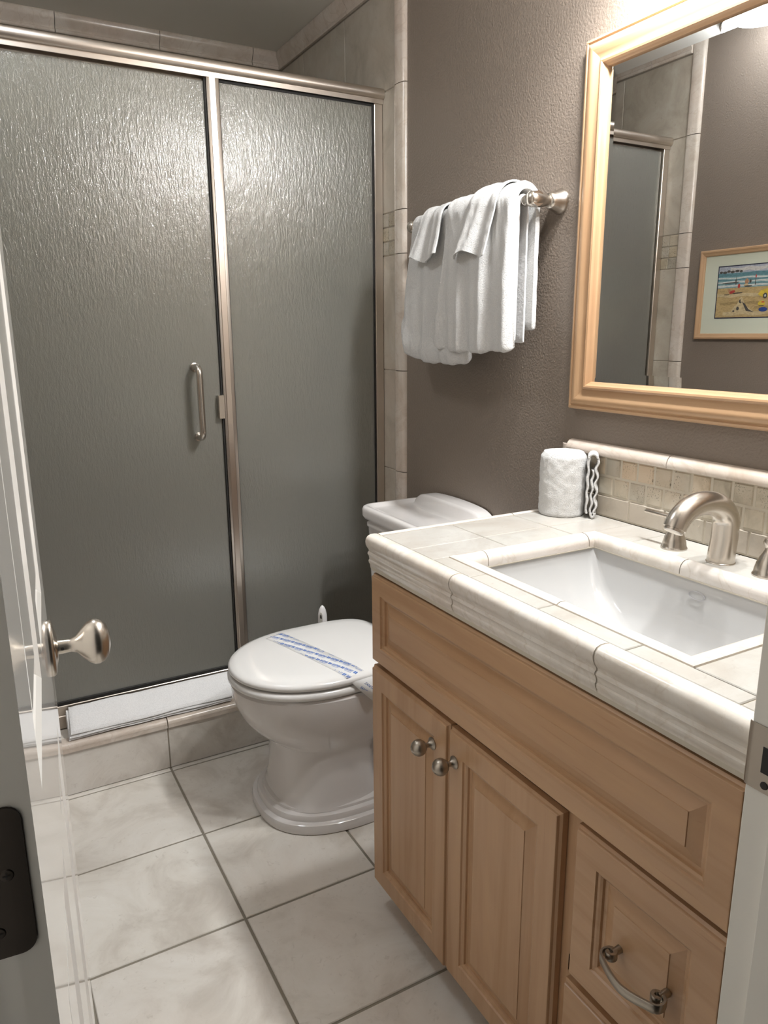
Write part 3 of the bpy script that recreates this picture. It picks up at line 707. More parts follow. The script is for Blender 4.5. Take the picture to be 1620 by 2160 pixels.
mb = MB(); q = .028
for i, (a, b) in enumerate((((SX0 + q, SY0 + q), (SX1 - q, SY0 + q)), ((SX1 - q, SY0 + q), (SX1 - q, SY1 - q)), ((SX1 - q, SY1 - q), (SX0 + q, SY1 - q)), ((SX0 + q, SY1 - q), (SX0 + q, SY0 + q)))):
    mb.tube([(*a, KZ - .0235), (*b, KZ - .0235)], .0032, 8)
mb.build('sink_caulk', 'grout_light', CT)
# sink
SK = thing('sink', 'white rectangular undermount sink basin set in the tiled counter', 'sink', (.95, .85, .73))
def basin(z, x0, x1, y0, y1, r): return rrect(z, x0, x1, y0, y1, r, 6)
q = .026; X0, X1, Y0, Y1 = SX0 + q, SX1 - q, SY0 + q, SY1 - q; zt = KZ - .0235
rows = [(zt, 0, 0, 0, 0, .012), (zt - .004, .001, .001, .001, .001, .012), (zt - .03, .004, .006, .008, .008, .018), (zt - .07, .010, .012, .030, .030, .03), (zt - .10, .022, .022, .065, .065, .04), (zt - .122, .045, .042, .11, .11, .05), (zt - .132, .075, .075, .15, .15, .05), (zt - .136, .12, .12, .20, .20, .03), (zt - .138, .14, .14, .235, .235, .01)]
inner = [basin(z, X0 + a, X1 - b, Y0 + c, Y1 - d_, r) for z, a, b, c, d_, r in rows]
outer = [[(p[0], p[1], p[2]) for p in basin(zt, X0 - .02, X1 + .02, Y0 - .02, Y1 + .02, .03)]]
outer2 = [basin(zt - .015, X0 - .02, X1 + .02, Y0 - .02, Y1 + .02, .03), basin(zt - .03, X0 - .006, X1 + .006, Y0 - .004, Y1 + .004, .03), basin(zt - .10, X0 + .012, X1 - .012, Y0 + .05, Y1 - .05, .04), basin(zt - .150, X0 + .06, X1 - .06, Y0 + .12, Y1 - .12, .04)]
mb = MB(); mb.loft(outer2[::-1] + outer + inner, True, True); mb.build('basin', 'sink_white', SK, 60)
MB().lathe([(.0, .001), (.014, .001), (.016, .003), (.022, .004), (.024, .002), (.024, 0)], (.953, .85, zt - .138), n=30).build('drain', 'nickel', SK)
# oval outlined badge on the back slope of the basin
mb = MB(); bc = Vector((X1 - .0072, .838, zt - .026)); e1 = Vector((0, 1, 0)); e2 = Vector((-.12, 0, -1)).normalized()
ring = [[bc + e1 * (.0165 * s_ * math.cos(2 * PI * k / 36)) + e2 * (.0072 * s_ * math.sin(2 * PI * k / 36)) + Vector((-.0006 * o_, 0, 0)) for k in range(36)] for s_, o_ in ((1.06, 0), (1.06, 1.6), (.97, 1.6), (.97, 0))]
mb.loft(ring, False, False); mb.build('oval_badge', mat('badge_grey', (.42, .41, .43), .35), SK)

# ------------------------------------------------------------------ backsplash
BS = thing('backsplash', 'beige tile backsplash with two mosaic rows and rounded cap behind the sink', 'backsplash', (1.258, .89, .905))
mb = MB(); mb.box(1.2520, D - .0005, .4405, 1.338, .9052, 1.047, 2)
bk = lambda u, v, h: (1.2520 - h, u, v)
for y0, y1 in spans(breaks(.4405, 1.336, .098, 1.140)): cell(mb, bk, y0, y1, .906, .955, .0022, .0018, .0018, 0, tint(.05), .003)
tl = [(1, 1, 1), (.84, .86, .88), (.95, .93, .9), (1.08, 1.0, .92), (.88, .85, .79), (1.0, .98, .95)]
for z0, z1 in ((.955, .999), (.999, 1.043)):
    for y0, y1 in spans(breaks(.4405, 1.336, .0465, 1.190 if z0 < .98 else 1.170)):
        cell(mb, bk, y0, y1, z0, z1, .0022, .0026, .0022, 1, random.choice(tl), .003)
mb.build('tile_field', ['wall_tile', 'mosaic', 'grout_light'], BS, 0)
cp = [(0, 0), (.018, 0), (.0195, .003), (.019, .010), (.016, .018), (.011, .0235), (.005, .0255), (0, .026)]
mb = MB()
for a, b in ((.4405, .700), (.7025, 1.041), (1.0435, 1.338)): mb.extrude(cp, lambda u, v, t: (D - .0003 - u, t, 1.044 + v), a, b, tint=tint(.04))
mb.extrude(cp, lambda u, v, t: (D - .0003 - u, 1.3375 + v * .9, t), .906, 1.058, tint=tint(.04))
mb.build('cap_moulding', 'bullnose', BS)

# ------------------------------------------------------------------ faucet
F = thing('faucet', 'brushed nickel widespread faucet with arched spout and two bell handles', 'faucet', (1.18, .856, KZ))
fy = .850; pts = [(1.180, fy, KZ), (1.181, fy, KZ + .02), (1.184, fy, KZ + .045), (1.184, fy, KZ + .062)]; rr = [.0245, .0240, .0238, .0235]
cxx, czz, rx, rz = 1.114, KZ + .073, .070, .045
for a in range(0, 163, 9):
    pts.append((cxx + rx * math.cos(math.radians(a)) + 0, fy + .0 * a, czz + rz * math.sin(math.radians(a)) * (1 if a < 90 else 1) - (0 if a < 110 else .006 * ((a - 110) / 50) ** 1.5))); rr.append(.0232 - .0032 * a / 150)
mb = MB(); mb.tube(pts, rr, 28, up=(0, 1, 0)); mb.lathe([(.0258, 0), (.0258, .0012), (.0245, .0022)], (1.180, fy, KZ), n=30); mb.build('spout', 'nickel', F, 60)
e = Vector(pts[-1]); dr_ = (e - Vector(pts[-2])).normalized()
MB().lathe([(.0172, -.002), (.0172, .005), (.0150, .007), (.0, .007)], e, dr_, 24).build('aerator', 'nickel', F)
MB().tube([(1.212, fy - .002, KZ), (1.212, fy - .002, KZ + .062)], .0024, 10).lathe([(.0, .060), (.004, .062), (.0062, .068), (.0062, .072), (.004, .077), (0, .078)], (1.212, fy - .002, KZ), n=20).build('lift_rod', 'nickel', F)
for hy_, sg in ((.955, 1), (.757, -1)):
    mb = MB(); mb.lathe([(.0245, 0), (.0250, .0022), (.0240, .004), (.0228, .0055), (.0220, .012), (.0195, .022), (.0155, .032), (.011, .040), (.0085, .045), (.0078, .050), (.0110, .054), (.0118, .060), (.0095, .066), (.004, .069), (0, .0695)], (1.18, hy_, KZ), n=36)
    mb.tube([(1.18, hy_, KZ + .059), (1.180, hy_ + sg * .030, KZ + .0595), (1.180, hy_ + sg * .074, KZ + .060), (1.180, hy_ + sg * .0775, KZ + .060)], [.0058, .0050, .0052, .003], 14)
    mb.build('handle', 'nickel', F)

# ------------------------------------------------------------------ rolled washcloth and folded cloth
def fz(p, s, a): return noise.noise(Vector(p) * s) * a
RC = Vector((1.190, 1.288, KZ)); RR = .0525; HH = .143
mb = MB(); rings = []; n_ = 96
for i in range(37):
    t = i / 36; z = t * HH; r = RR * (1 - .10 * (1 - min(1, t / .03)) ** 2 * .6 + .02 * math.exp(-t / .05)) * (.98 + .02 * math.sin(t * 3))
    if t > .93: r *= 1 - .5 * ((t - .93) / .07) ** 2 * .22
    rings.append([RC + Vector(((r + fz((math.cos(a) * .6, math.sin(a) * .6, z * 6), 9, .0016) + fz((math.cos(a) * 3, math.sin(a) * 3, z * 50), 6, .0009)) * math.cos(a), (r + fz((math.cos(a) * .6, math.sin(a) * .6, z * 6), 9, .0016) + fz((math.cos(a) * 3, math.sin(a) * 3, z * 50), 6, .0009)) * math.sin(a), z)) for a in [2 * PI * k / n_ for k in range(n_)]])
# top with a spiral of coils
for q in range(1, 26):
    s_ = 1 - q / 26; rr_ = RR * .89 * s_
    ring = []
    for k in range(n_):
        a = 2 * PI * k / n_; ph = rr_ / .0105 + a / (2 * PI)
        z = HH + .0035 + .0030 * abs(math.sin(PI * ph)) ** .6 - .003 + .004 * (1 - s_)
        ring.append(RC + Vector((rr_ * math.cos(a), rr_ * math.sin(a), z + fz((a, q, 0), 2, .001))))
    rings.append(ring)
mb.loft(rings); o = mb.build('rolled_washcloth', 'terry', None, 70); tag(o, 'rolled white terry washcloth standing on end at the left of the counter', 'washcloth')
# the folded cloth beside it: a ribbon folded back and forth
mb = MB()
def ribbon(path, y_of, zs, th, x0):
    pass
FC = thing('folded_washcloth', 'thin folded white cloth with wavy edges propped beside the rolled washcloth', 'washcloth', (1.220, 1.2265, KZ))
fd = Vector((.70, .714, 0)); fr_ = Vector((.714, -.70, 0)); fo = Vector((1.2195, 1.2262, 0)) + fr_ * .0015
def FP(a, b, z): p = fo + fd * a + fr_ * b; return (p.x, p.y, z)
for idx, (off, amp, ph, z0, z1) in enumerate(((-.0095, .0010, 0, .012, .140), (.0005, .0018, 1.0, .012, .112), (.0090, .0026, 2.2, .012, .136))):
    mb = MB(); rings = []
    for i in range(45):
        t = i / 44; z = z0 + (z1 - z0) * t; b0 = off + amp * math.sin(z * 190 + ph)
        th = .0030 + .0005 * math.sin(z * 150 + ph + 1); ring = []
        for k in range(24):
            a = 2 * PI * k / 24; ca = math.copysign(abs(math.cos(a)) ** .45, math.cos(a)); sa = math.copysign(abs(math.sin(a)) ** .8, math.sin(a))
            ring.append(FP(.021 * ca, b0 + th * sa + fz((a, z * 30, idx), 3, .0008), KZ + z))
        rings.append(ring)
    mb.loft(rings); mb.build('fold', 'terry', FC, 70)
for zc, b0, b1, up_ in ((.139, -.0095, .0090, 1), (.013, .0005, .0090, -1)):
    mb = MB(); bm_ = (b0 + b1) / 2; rb = abs(b1 - b0) / 2; rings = []
    for i in range(17):
        a = PI * i / 16; cb, cz = bm_ + rb * math.cos(a), zc + up_ * (.007 + .002) * math.sin(a); nb, nz = math.cos(a), up_ * math.sin(a)
        rings.append([FP(u, cb + nb * w_, KZ + cz + nz * w_) for u, w_ in ((-.021, -.0028), (-.0225, 0), (-.021, .0028), (.021, .0028), (.0225, 0), (.021, -.0028))])
    mb.loft(rings); mb.build('fold', 'terry', FC, 70)

# ------------------------------------------------------------------ towel bar and towels
BXX, BZ = 1.185, 1.612
TBAR = thing('towel_bar', 'brushed nickel towel bar with flared posts on the taupe wall', 'towel bar', (D, 1.76, BZ))
BY0, BY1 = 1.420, 1.944
MB().tube([(BXX, BY0 + .004, BZ), (BXX, BY1 - .004, BZ)], .0092, 20).build('bar', 'nickel', TBAR)
for y, sg in ((BY0, 1), (BY1, -1)):
    mb = MB(); mb.lathe([(.0285, 0), (.0285, .003), (.0265, .006), (.0225, .018), (.0185, .030), (.0165, .036), (.0125, .038), (.0130, .046), (.0155, .052), (.0165, .062), (.0175, .072), (.0178, .080), (.0165, .090), (.0115, .0955), (0, .097)], (D, y, BZ), (-1, 0, 0), 36)
    mb.lathe([(.0165, -.014), (.0175, -.006), (.0165, .003), (.0130, .014), (.0108, .022), (.0125, .025), (.0130, .030), (.0105, .033), (.0, .033)], (BXX, y, BZ), (0, sg, 0), 30)
    mb.build('post', 'nickel', TBAR, 50)

def drape(name, label, cat, grp, yf, zf, yb, zb, th, xoff, wave, seed, mt='terry', slack=0, edge_r=.012, xback=None, lean=0, top_extra=0, nseg=140, ridge=0, roll=0):
    """towel over the bar. yf=(y0,y1) front range at hem, zf front hem z (callable of u), yb/zb back."""
    mb = MB(); R0 = .0095 + xoff
    ny = nseg; NP_ = 64
    rings = []
    hem = []
    for j in range(ny + 1):
        u = j / ny; e = min(u, 1 - u); 
        taper = min(1, e / .035); tk = th * (.35 + .65 * math.sqrt(max(0, 1 - (1 - taper) ** 2)))
        def yat(s):   # s: 0 at front hem,1 at top
            a = yf[0] + (yf[1] - yf[0]) * u; b = yb[0] + (yb[1] - yb[0]) * u
            return a + (b - a) * min(1, max(0, s)) ** .8
        zfr = zf(u) if callable(zf) else zf
        zbk = zb(u) if callable(zb) else zb
        out = []; inn = []
        nf = 26; na = 14; nb_ = 20
        def ripple(y, dep): return wave * dep * (math.sin(y * 62 + seed) + .5 * math.sin(y * 131 + seed * 2.3 + dep) + .9 * noise.noise(Vector((y * 16, seed, dep * .7))))
        for i in range(nf + 1):
            s = i / nf; z = zfr + (BZ - zfr) * s; y = yat(s); dep = (1 - s) * .8 + .2
            rp = ripple(y, dep)
            fz_ = noise.noise(Vector((y * 90, z * 90, seed))) * .0012 + noise.noise(Vector((y * 35, z * 25, seed))) * .0016
            xi = BXX - R0 - lean * (1 - s) - max(0, rp) * .3
            bulge = roll * math.exp(-((z - zfr - .02) / .022) ** 2)
            xo = xi - tk - rp - fz_ - bulge - .004 * math.sin(PI * min(1, s * 1.2)) * slack
            out.append((xo, y, z)); inn.append((xi, y, z + .0))
        # round the hem
        for a_ in range(1, na):
            t = PI - PI * a_ / na; y = yat(1); s_r = R0 + tk + top_extra * math.sin(t)
            fz_ = noise.noise(Vector((y * 60, t * 3, seed))) * .0016
            out.append((BXX + (s_r + fz_) * math.cos(t), y, BZ + (s_r + fz_) * math.sin(t))); inn.append((BXX + R0 * math.cos(t), y, BZ + R0 * math.sin(t)))
        for i in range(nb_ + 1):
            s = 1 - i / nb_; z = zbk + (BZ - zbk) * s; y = yb[0] + (yb[1] - yb[0]) * u
            lim = D - .004
            xi = BXX + R0 + ripple(y, .4) * .2; xo = min(lim, xi + tk + noise.noise(Vector((y * 40, z * 30, seed))) * .0015)
            out.append((xo, y, z)); inn.append((xi, y, z))
        # hem rounding offsets at the front hem
        f0 = out[0]; i0 = inn[0]; w_ = (i0[0] - f0[0]) / 2; cxh = (i0[0] + f0[0]) / 2
        cap_f = [(cxh + w_ * math.cos(t), f0[1], f0[2] - min(w_, .012) * math.sin(t)) for t in (PI * k / 6 for k in range(1, 6))]   # inner->outer going under
        b0 = out[-1]; bi = inn[-1]; wb = (b0[0] - bi[0]) / 2; cxb = (b0[0] + bi[0]) / 2
        cap_b = [(cxb + wb * math.cos(t), b0[1], b0[2] - min(wb, .008) * math.sin(t)) for t in (PI * k / 6 for k in range(1, 6))]
        rings.append(out + cap_b + inn[::-1] + cap_f)
    mb.loft(rings, True, True)
    o = mb.build(name, mt, None, 75)
    return tag(o, label, cat, grp)
GT = 'towels hanging over the towel bar'
import functools
# far, lower bath towel
zB = lambda u: 1.244 + .035 * max(0, (u - .45) / .55) ** 2 + .012 * math.exp(-u / .03) + .05 * max(0, (u - .9) / .1) ** 2.2
o = drape('bath_towel', 'white bath towel hanging lowest, at the shower end of the bar', 'towel', GT, (1.628, 1.968), zB, (1.66, 1.915), 1.32, .016, .001, .0030, 2.0, slack=1, lean=.004, roll=.010)
# near bath towel, on top
zA = lambda u: 1.284 - .008 * math.sin(PI * u) + .012 * max(0, (u - .93) / .07)
o = drape('bath_towel', 'thick white bath towel hanging nearest the mirror, overlapping the other', 'towel', GT, (1.436, 1.768), zA, (1.446, 1.72), 1.33, .0175, .0175, .0045, 5.1, slack=1, lean=.004, ridge=1)
# thin hand towel between the layers, hem visible at the mirror end
o = drape('hand_towel', 'thin white hand towel with a woven hem showing at the end of the bar', 'towel', GT, (1.456, 1.60), 1.300, (1.457, 1.61), 1.296, .007, .001, .0012, 8.0, mt='flat_weave', lean=.002)
def washcloth(label, ya, yb_, ztip, seed, R0):
    """narrow folded cloth over both towels, front end open"""
    mb = MB(); W = 44; Lh = 46
    v = []; top_ = []
    # path in xz: from behind over the top, then down the front
    pathp = []
    for i in range(10): pathp.append((BXX + R0 - .006, BZ - .05 + .05 * i / 10))
    for i in range(17): t = PI * i / 16; pathp.append((BXX + (R0 - .006 + .006 * i / 16) * math.cos(t), BZ + R0 * math.sin(t)))
    nd = 24
    for i in range(1, nd + 1):
        s = i / nd; pathp.append((BXX - R0 - .014 * s ** 1.2, BZ + (ztip - BZ) * s))
    rings = []
    for i, (x, z) in enumerate(pathp):
        s = max(0, (i - 20) / (len(pathp) - 21)); y0 = ya[0] + (yb_[0] - ya[0]) * s; y1 = ya[1] + (yb_[1] - ya[1]) * s
        ring_o = []; ring_i = []
        for k in range(W + 1):
            u = k / W; y = y0 + (y1 - y0) * u
            wv = (.0065 * s + .0015) * (math.sin(u * PI * 2 * 1.15 + seed) + .45 * math.sin(u * PI * 5.3 + seed * 2)) + fz((y * 60, z * 60, seed), 1, .0009)
            ns = 1 if i > 9 else 0
            tang = min(1, max(0, (i - 9) / 17)) * PI
            nx, nz = math.cos(tang), math.sin(tang)
            th = .0042
            zz = z + (.010 * math.sin(u * PI * 2 + seed + 1) * s ** 3)
            ring_o.append((x + nx * (wv + th), y, zz + nz * (wv + th) * (1 - s))); ring_i.append((x + nx * wv, y, zz + nz * wv * (1 - s)))
        rings.append(ring_o + ring_i[::-1])
    mb.loft(rings); o = mb.build('washcloth', 'terry', None, 70); return tag(o, label, 'washcloth', 'washcloths draped over the bath towels')
washcloth('folded white washcloth draped over the towels, nearer the shower', (1.745, 1.835), (1.745, 1.880), 1.512, .6, .0350)
washcloth('folded white washcloth draped over the towels, nearer the mirror', (1.490, 1.600), (1.522, 1.655), 1.505, 2.9, .0490)

# ------------------------------------------------------------------ mirror
MI = thing('wall_mirror', 'large wall mirror in a wide light maple frame above the sink', 'mirror', (D, .89, 1.53))
my0, my1, mz0, mz1 = .446, 1.341, 1.143, 1.918
fp = [(0, 0), (0, .014), (.003, .019), (.007, .020), (.009, .0175), (.011, .0175), (.014, .0215), (.019, .0235), (.026, .0225), (.036, .0190), (.044, .0175), (.047, .0185), (.048, .0215), (.052, .0235), (.056, .0225), (.058, .0185), (.0605, .0165), (.0635, .0130), (.064, .004), (.064, 0)]
def frame_side(k, mt, mbp):
    rings = []
    for end in (0, 1):
        r = []
        for ins, dx in mbp:
            y0, y1, z0, z1 = my0 + ins, my1 - ins, mz0 + ins, mz1 - ins
            c = [(y0, z0), (y1, z0), (y1, z1), (y0, z1)]; y, z = c[(k + end) % 4]; r.append((D - .0005 - dx, y, z))
        rings.append(r)
    return MB().loft(rings).build('frame_rail' if k % 2 == 0 else 'frame_stile', mt, MI, 30)
for k in range(4): frame_side(k, 'frame_y' if k % 2 == 0 else 'frame_z', fp)
rings = []
for ins, dx in ((.061, .004), (.061, .0076), (.085, .0085)): rings.append([(D - dx, my0 + ins, mz0 + ins), (D - dx, my1 - ins, mz0 + ins), (D - dx, my1 - ins, mz1 - ins), (D - dx, my0 + ins, mz1 - ins)])
MB().loft(rings).build('mirror_glass', 'mirror', MI, 0)

# ------------------------------------------------------------------ framed beach picture on the left wall (seen in the mirror)
PX = LW
py0, py1, pz0, pz1 = 1.560, 2.052, 1.285, 1.614
PF = thing('framed_picture', 'beach watercolour in an oak frame, seen reflected in the mirror', 'picture', (PX, 1.8, pz0))
pf = [(0, .0005), (0, .014), (.003, .018), (.008, .018), (.012, .015), (.019, .0135), (.022, .010), (.022, .0005)]
for k in range(4):
    rings = []
    for end in (0, 1):
        r = []
        for ins, dx in pf:
            y0, y1, z0, z1 = py0 + ins, py1 - ins, pz0 + ins, pz1 - ins
            y, z = [(y0, z0), (y1, z0), (y1, z1), (y0, z1)][(k + end) % 4]; r.append((PX + dx, y, z))
        rings.append(r)
    MB().loft(rings).build('frame_side', 'frame_y' if k % 2 == 0 else 'frame_z', PF, 30)
MB().box(PX + .001, PX + .006, py0 + .018, py1 - .018, pz0 + .018, pz1 - .018).build('mat_board', 'mat_board', PF, 0)
ay0, ay1, az0, az1 = 1.640, 1.972, 1.362, 1.553
MB().box(PX + .006, PX + .0068, ay0, ay1, az0, az1).build('inner_edge', 'navy', PF, 0)
ay0 += .004; ay1 -= .004; az0 += .004; az1 -= .004
AC = {'sky': (.42, .45, .52), 'cloud': (.62, .60, .58), 'sea': (.12, .26, .30), 'sea2': (.24, .40, .42), 'foam': (.62, .66, .64), 'sand': (.52, .38, .18), 'sand2': (.40, .29, .13), 'sand3': (.60, .48, .28), 'shadow': (.09, .08, .07), 'red': (.50, .06, .05), 'blue': (.03, .07, .28), 'skin': (.48, .25, .14), 'yellow': (.68, .50, .06), 'hair': (.16, .09, .04)}
AK = list(AC); AM = []
for k in AK:
    m = mat('paint_' + k, AC[k], .7); t = noise_node(m, 90, 4, (1, 1, 2.5), .6, .8)
    r = ramp(m, t.outputs[0], [(.35, tuple(c * .72 for c in AC[k])), (.6, AC[k])]); m.node_tree.links.new(r.outputs[0], m.node_tree.nodes['Principled BSDF'].inputs['Base Color']); AM.append(m)
mb = MB(); lay = [0]
def art(poly, k):
    lay[0] += 1; x = PX + .0070 + lay[0] * .00003
    mb.add([(x, ay1 - u * (ay1 - ay0), az0 + v_ * (az1 - az0)) for u, v_ in poly], [tuple(range(len(poly)))], AK.index(k))
def blob(u, v_, a, b, k, n=12, rot=0): art([(u + a * math.cos(2 * PI * i / n) * math.cos(rot) - b * math.sin(2 * PI * i / n) * math.sin(rot) * .57, v_ + b * math.sin(2 * PI * i / n) * math.cos(rot) + a * math.cos(2 * PI * i / n) * math.sin(rot) * 1.75) for i in range(n)], k)
def wavy(v0, v1, k, a=.01, ph=0, u0=0, u1=1): art([(u0 + (u1 - u0) * i / 16, v0 + a * math.sin(i * 1.1 + ph)) for i in range(17)] + [(u0 + (u1 - u0) * i / 16, v1 + a * math.sin(i * .9 + ph + 1)) for i in range(16, -1, -1)], k)
art([(0, 0), (1, 0), (1, 1), (0, 1)], 'sand'); art([(0, .58), (1, .58), (1, 1), (0, 1)], 'sea2'); art([(0, .87), (1, .87), (1, 1), (0, 1)], 'sky')
wavy(.90, .97, 'cloud', .012, 1, .15, .75); wavy(.80, .87, 'sea', .006, 0); wavy(.72, .76, 'sea', .008, 2); wavy(.755, .785, 'foam', .008, 1); wavy(.68, .71, 'foam', .008, 3, .0, .8); wavy(.60, .64, 'foam', .006, 4); wavy(.64, .66, 'sea', .006, 5, .1, .9)
for u, v_, a in ((.03, .895, .022), (.08, .89, .03), (.13, .905, .024), (.18, .893, .03), (.24, .905, .03), (.29, .895, .02)): blob(u, v_, a, .026, 'shadow', 8)
wavy(.40, .46, 'sand3', .01, 1, .0, .9); wavy(.25, .30, 'sand2', .012, 2, .05, .6); wavy(.04, .12, 'sand3', .015, 3, .1, 1); wavy(.15, .2, 'sand2', .01, 1, .5, 1)
art([(.03, .67), (.10, .685), (.27, .695), (.27, .68), (.12, .665)], 'shadow'); art([(.232, .64), (.238, .86), (.244, .64)], 'shadow'); blob(.235, .72, .01, .03, 'shadow', 6); art([(.478, .62), (.484, .85), (.49, .62)], 'shadow'); blob(.485, .78, .009, .035, 'red', 6)
blob(.28, .61, .017, .045, 'red', 8); blob(.375, .69, .025, .06, 'skin', 8); blob(.37, .62, .03, .03, 'sand3'); blob(.42, .69, .015, .035, 'shadow', 8); blob(.40, .60, .05, .012, 'shadow', 8)
blob(.20, .50, .04, .03, 'red', 9, .3); blob(.16, .53, .02, .03, 'skin', 8); blob(.27, .475, .07, .012, 'shadow', 8, .05); blob(.13, .45, .04, .01, 'shadow', 8)
art([(.20, .12), (.24, .20), (.28, .26), (.30, .36), (.325, .40), (.35, .36), (.37, .25), (.43, .18), (.50, .10), (.40, .08), (.28, .09)], 'sand3')
blob(.32, .31, .022, .04, 'shadow', 8); blob(.33, .34, .01, .06, 'sand3', 6); art([(.34, .30), (.38, .26), (.43, .15), (.50, .09), (.40, .12)], 'shadow'); blob(.29, .17, .018, .04, 'shadow', 8); blob(.24, .12, .015, .02, 'shadow', 8)
blob(.61, .14, .055, .045, 'blue', 10); blob(.585, .25, .045, .06, 'yellow', 8); blob(.60, .28, .02, .015, 'red', 6); blob(.585, .21, .04, .01, 'shadow', 6)
art([(.73, .10), (.74, .32), (.80, .34), (.79, .12), (.74, .06), (.68, .06)], 'skin'); art([(.72, .28), (.75, .45), (.86, .52), (.885, .48), (.85, .28)], 'blue')
art([(.70, .62), (.69, .52), (.77, .46), (.86, .50), (.88, .56), (.84, .68), (.78, .74), (.72, .72)], 'red'); blob(.685, .74, .03, .055, 'hair', 10); blob(.665, .68, .02, .05, 'skin', 8); art([(.72, .66), (.70, .55), (.74, .50), (.75, .60), (.80, .68)], 'skin')
art([(.53, .43), (.56, .50), (.66, .55), (.74, .48), (.72, .38), (.58, .38)], 'yellow')
for u, v_ in ((.62, .40), (.70, .385)): blob(u, v_, .027, .055, 'shadow', 10); blob(u, v_, .012, .025, 'foam', 8)
art([(.79, .07), (.90, .14), (1, .16), (1, .10), (.88, .08)], 'shadow')
mb.build('painting', AM, PF, 0, fix=False)

# ------------------------------------------------------------------ vanity light (just out of frame) and ceiling dome
VL = thing('vanity_light', 'three lamp vanity light above the mirror with hammered glass shades', 'vanity light', (D, .88, LZ))
mb = MB(); mb.rbox(D - .025, D - .0005, .60, 1.16, LZ + .03, LZ + .10, .006, 2); mb.build('back_plate', 'nickel', VL)
for y in LY:
    mb = MB(); mb.tube([(D - .02, y, LZ + .07), (LX + .03, y, LZ + .085), (LX, y, LZ + .08), (LX, y, LZ + .05)], .008, 12); mb.lathe([(.022, .035), (.022, .06), (.01, .065)], (LX, y, LZ), n=24); mb.build('arm', 'nickel', VL)
    sh = MB().lathe([(.055, -.06), (.052, -.03), (.044, .01), (.030, .045), (.020, .055)], (LX, y, LZ), n=32, cap=False).build('shade', 'shade', VL)
    MB().lathe([(0, -.034), (.014, -.030), (.022, -.018), (.023, -.005), (.016, .012), (.010, .030), (.010, .036)], (LX, y, LZ), n=24).build('bulb', 'bulb', VL)
    ld = bpy.data.lights.new('bulb_light', 'POINT'); ld.energy = LAMP_W; ld.color = LAMP_C; ld.shadow_soft_size = .035
    lo = bpy.data.objects.new('bulb_light', ld); COL.objects.link(lo); lo.location = (LX, y, LZ - .045)
    ld = bpy.data.lights.new('down_light', 'SPOT'); ld.energy = DOWN_W; ld.color = LAMP_C; ld.shadow_soft_size = .04; ld.spot_size = math.radians(158); ld.spot_blend = .75
    lo = bpy.data.objects.new('down_light', ld); COL.objects.link(lo); lo.location = (LX, y, LZ - .05)
CL = thing('ceiling_light', 'frosted dome ceiling light reflected in the top corner of the mirror', 'ceiling light', (.130, 1.77, ZC))
MB().lathe([(.145, 0), (.145, -.018), (.140, -.022), (0, -.022)], (.130, 1.77, ZC), n=48).build('rim', 'nickel', CL)
MB().lathe([(.136, -.020), (.135, -.045), (.120, -.075), (.085, -.098), (.04, -.110), (0, -.113)], (.130, 1.77, ZC), n=48).build('dome', 'dome', CL, 60)

# ------------------------------------------------------------------ door frame and door
mb = MB(); mb.box(JX, JX + .018, NY - .125, NY, 0, 2.06); mb.box(JX - .012, JX, NY - .09, NY - .038, 0, 2.05)
mb.build('trim_6', 'jamb_white', None, 0, bevel=.0015); tr6 = bpy.data.objects['trim_6']; struct(tr6)
mb = MB(); mb.box(JL - .018, JL, NY - .125, NY, 0, 2.06); struct(mb.build('trim_7', 'jamb_white', None, 0))
mb = MB(); mb.box(JL, JX, NY - .125, NY, 2.04, 2.06); struct(mb.build('trim_8', 'jamb_white', None, 0))
# strike plate with curved lip
mb = MB(); sp = [(JX - .0016, NY - .036), (JX - .0016, NY - .004)] + [(JX - .0016 + .010 * (1 - math.cos(math.radians(a))), NY - .004 + .010 * math.sin(math.radians(a))) for a in range(12, 75, 12)]
sp2 = [(p[0] + .0012, p[1] - .0005) for p in sp][::-1]
hs = [(.846, .70), (.850, .86), (.858, .96), (.883, 1), (.908, .96), (.916, .86), (.920, .70)]
rings = []
nsp = len(sp)
for z, fr in hs:
    lim = fr * (nsp - 1); pts_ = []
    for i in range(nsp):
        k = min(i, lim); a = int(k); t = k - a; b = min(a + 1, nsp - 1); pts_.append((sp[a][0] * (1 - t) + sp[b][0] * t, sp[a][1] * (1 - t) + sp[b][1] * t))
    rings.append([(x, y, z) for x, y in pts_] + [(x + .0012, y - .0004, z) for x, y in pts_[::-1]])
mb.loft(rings); mb.build('strike_plate', 'pewter', tr6, 30)
MB().rbox(JX - .0022, JX - .0005, NY - .034, NY - .016, .868, .898, .0005, 1).build('latch_hole', 'black', tr6, 0)
MB().lathe([(.0045, 0), (.004, .0012), (0, .0016)], (JX - .0016, NY - .022, .855), (-1, 0, 0), 16).build('screw', 'black', tr6)

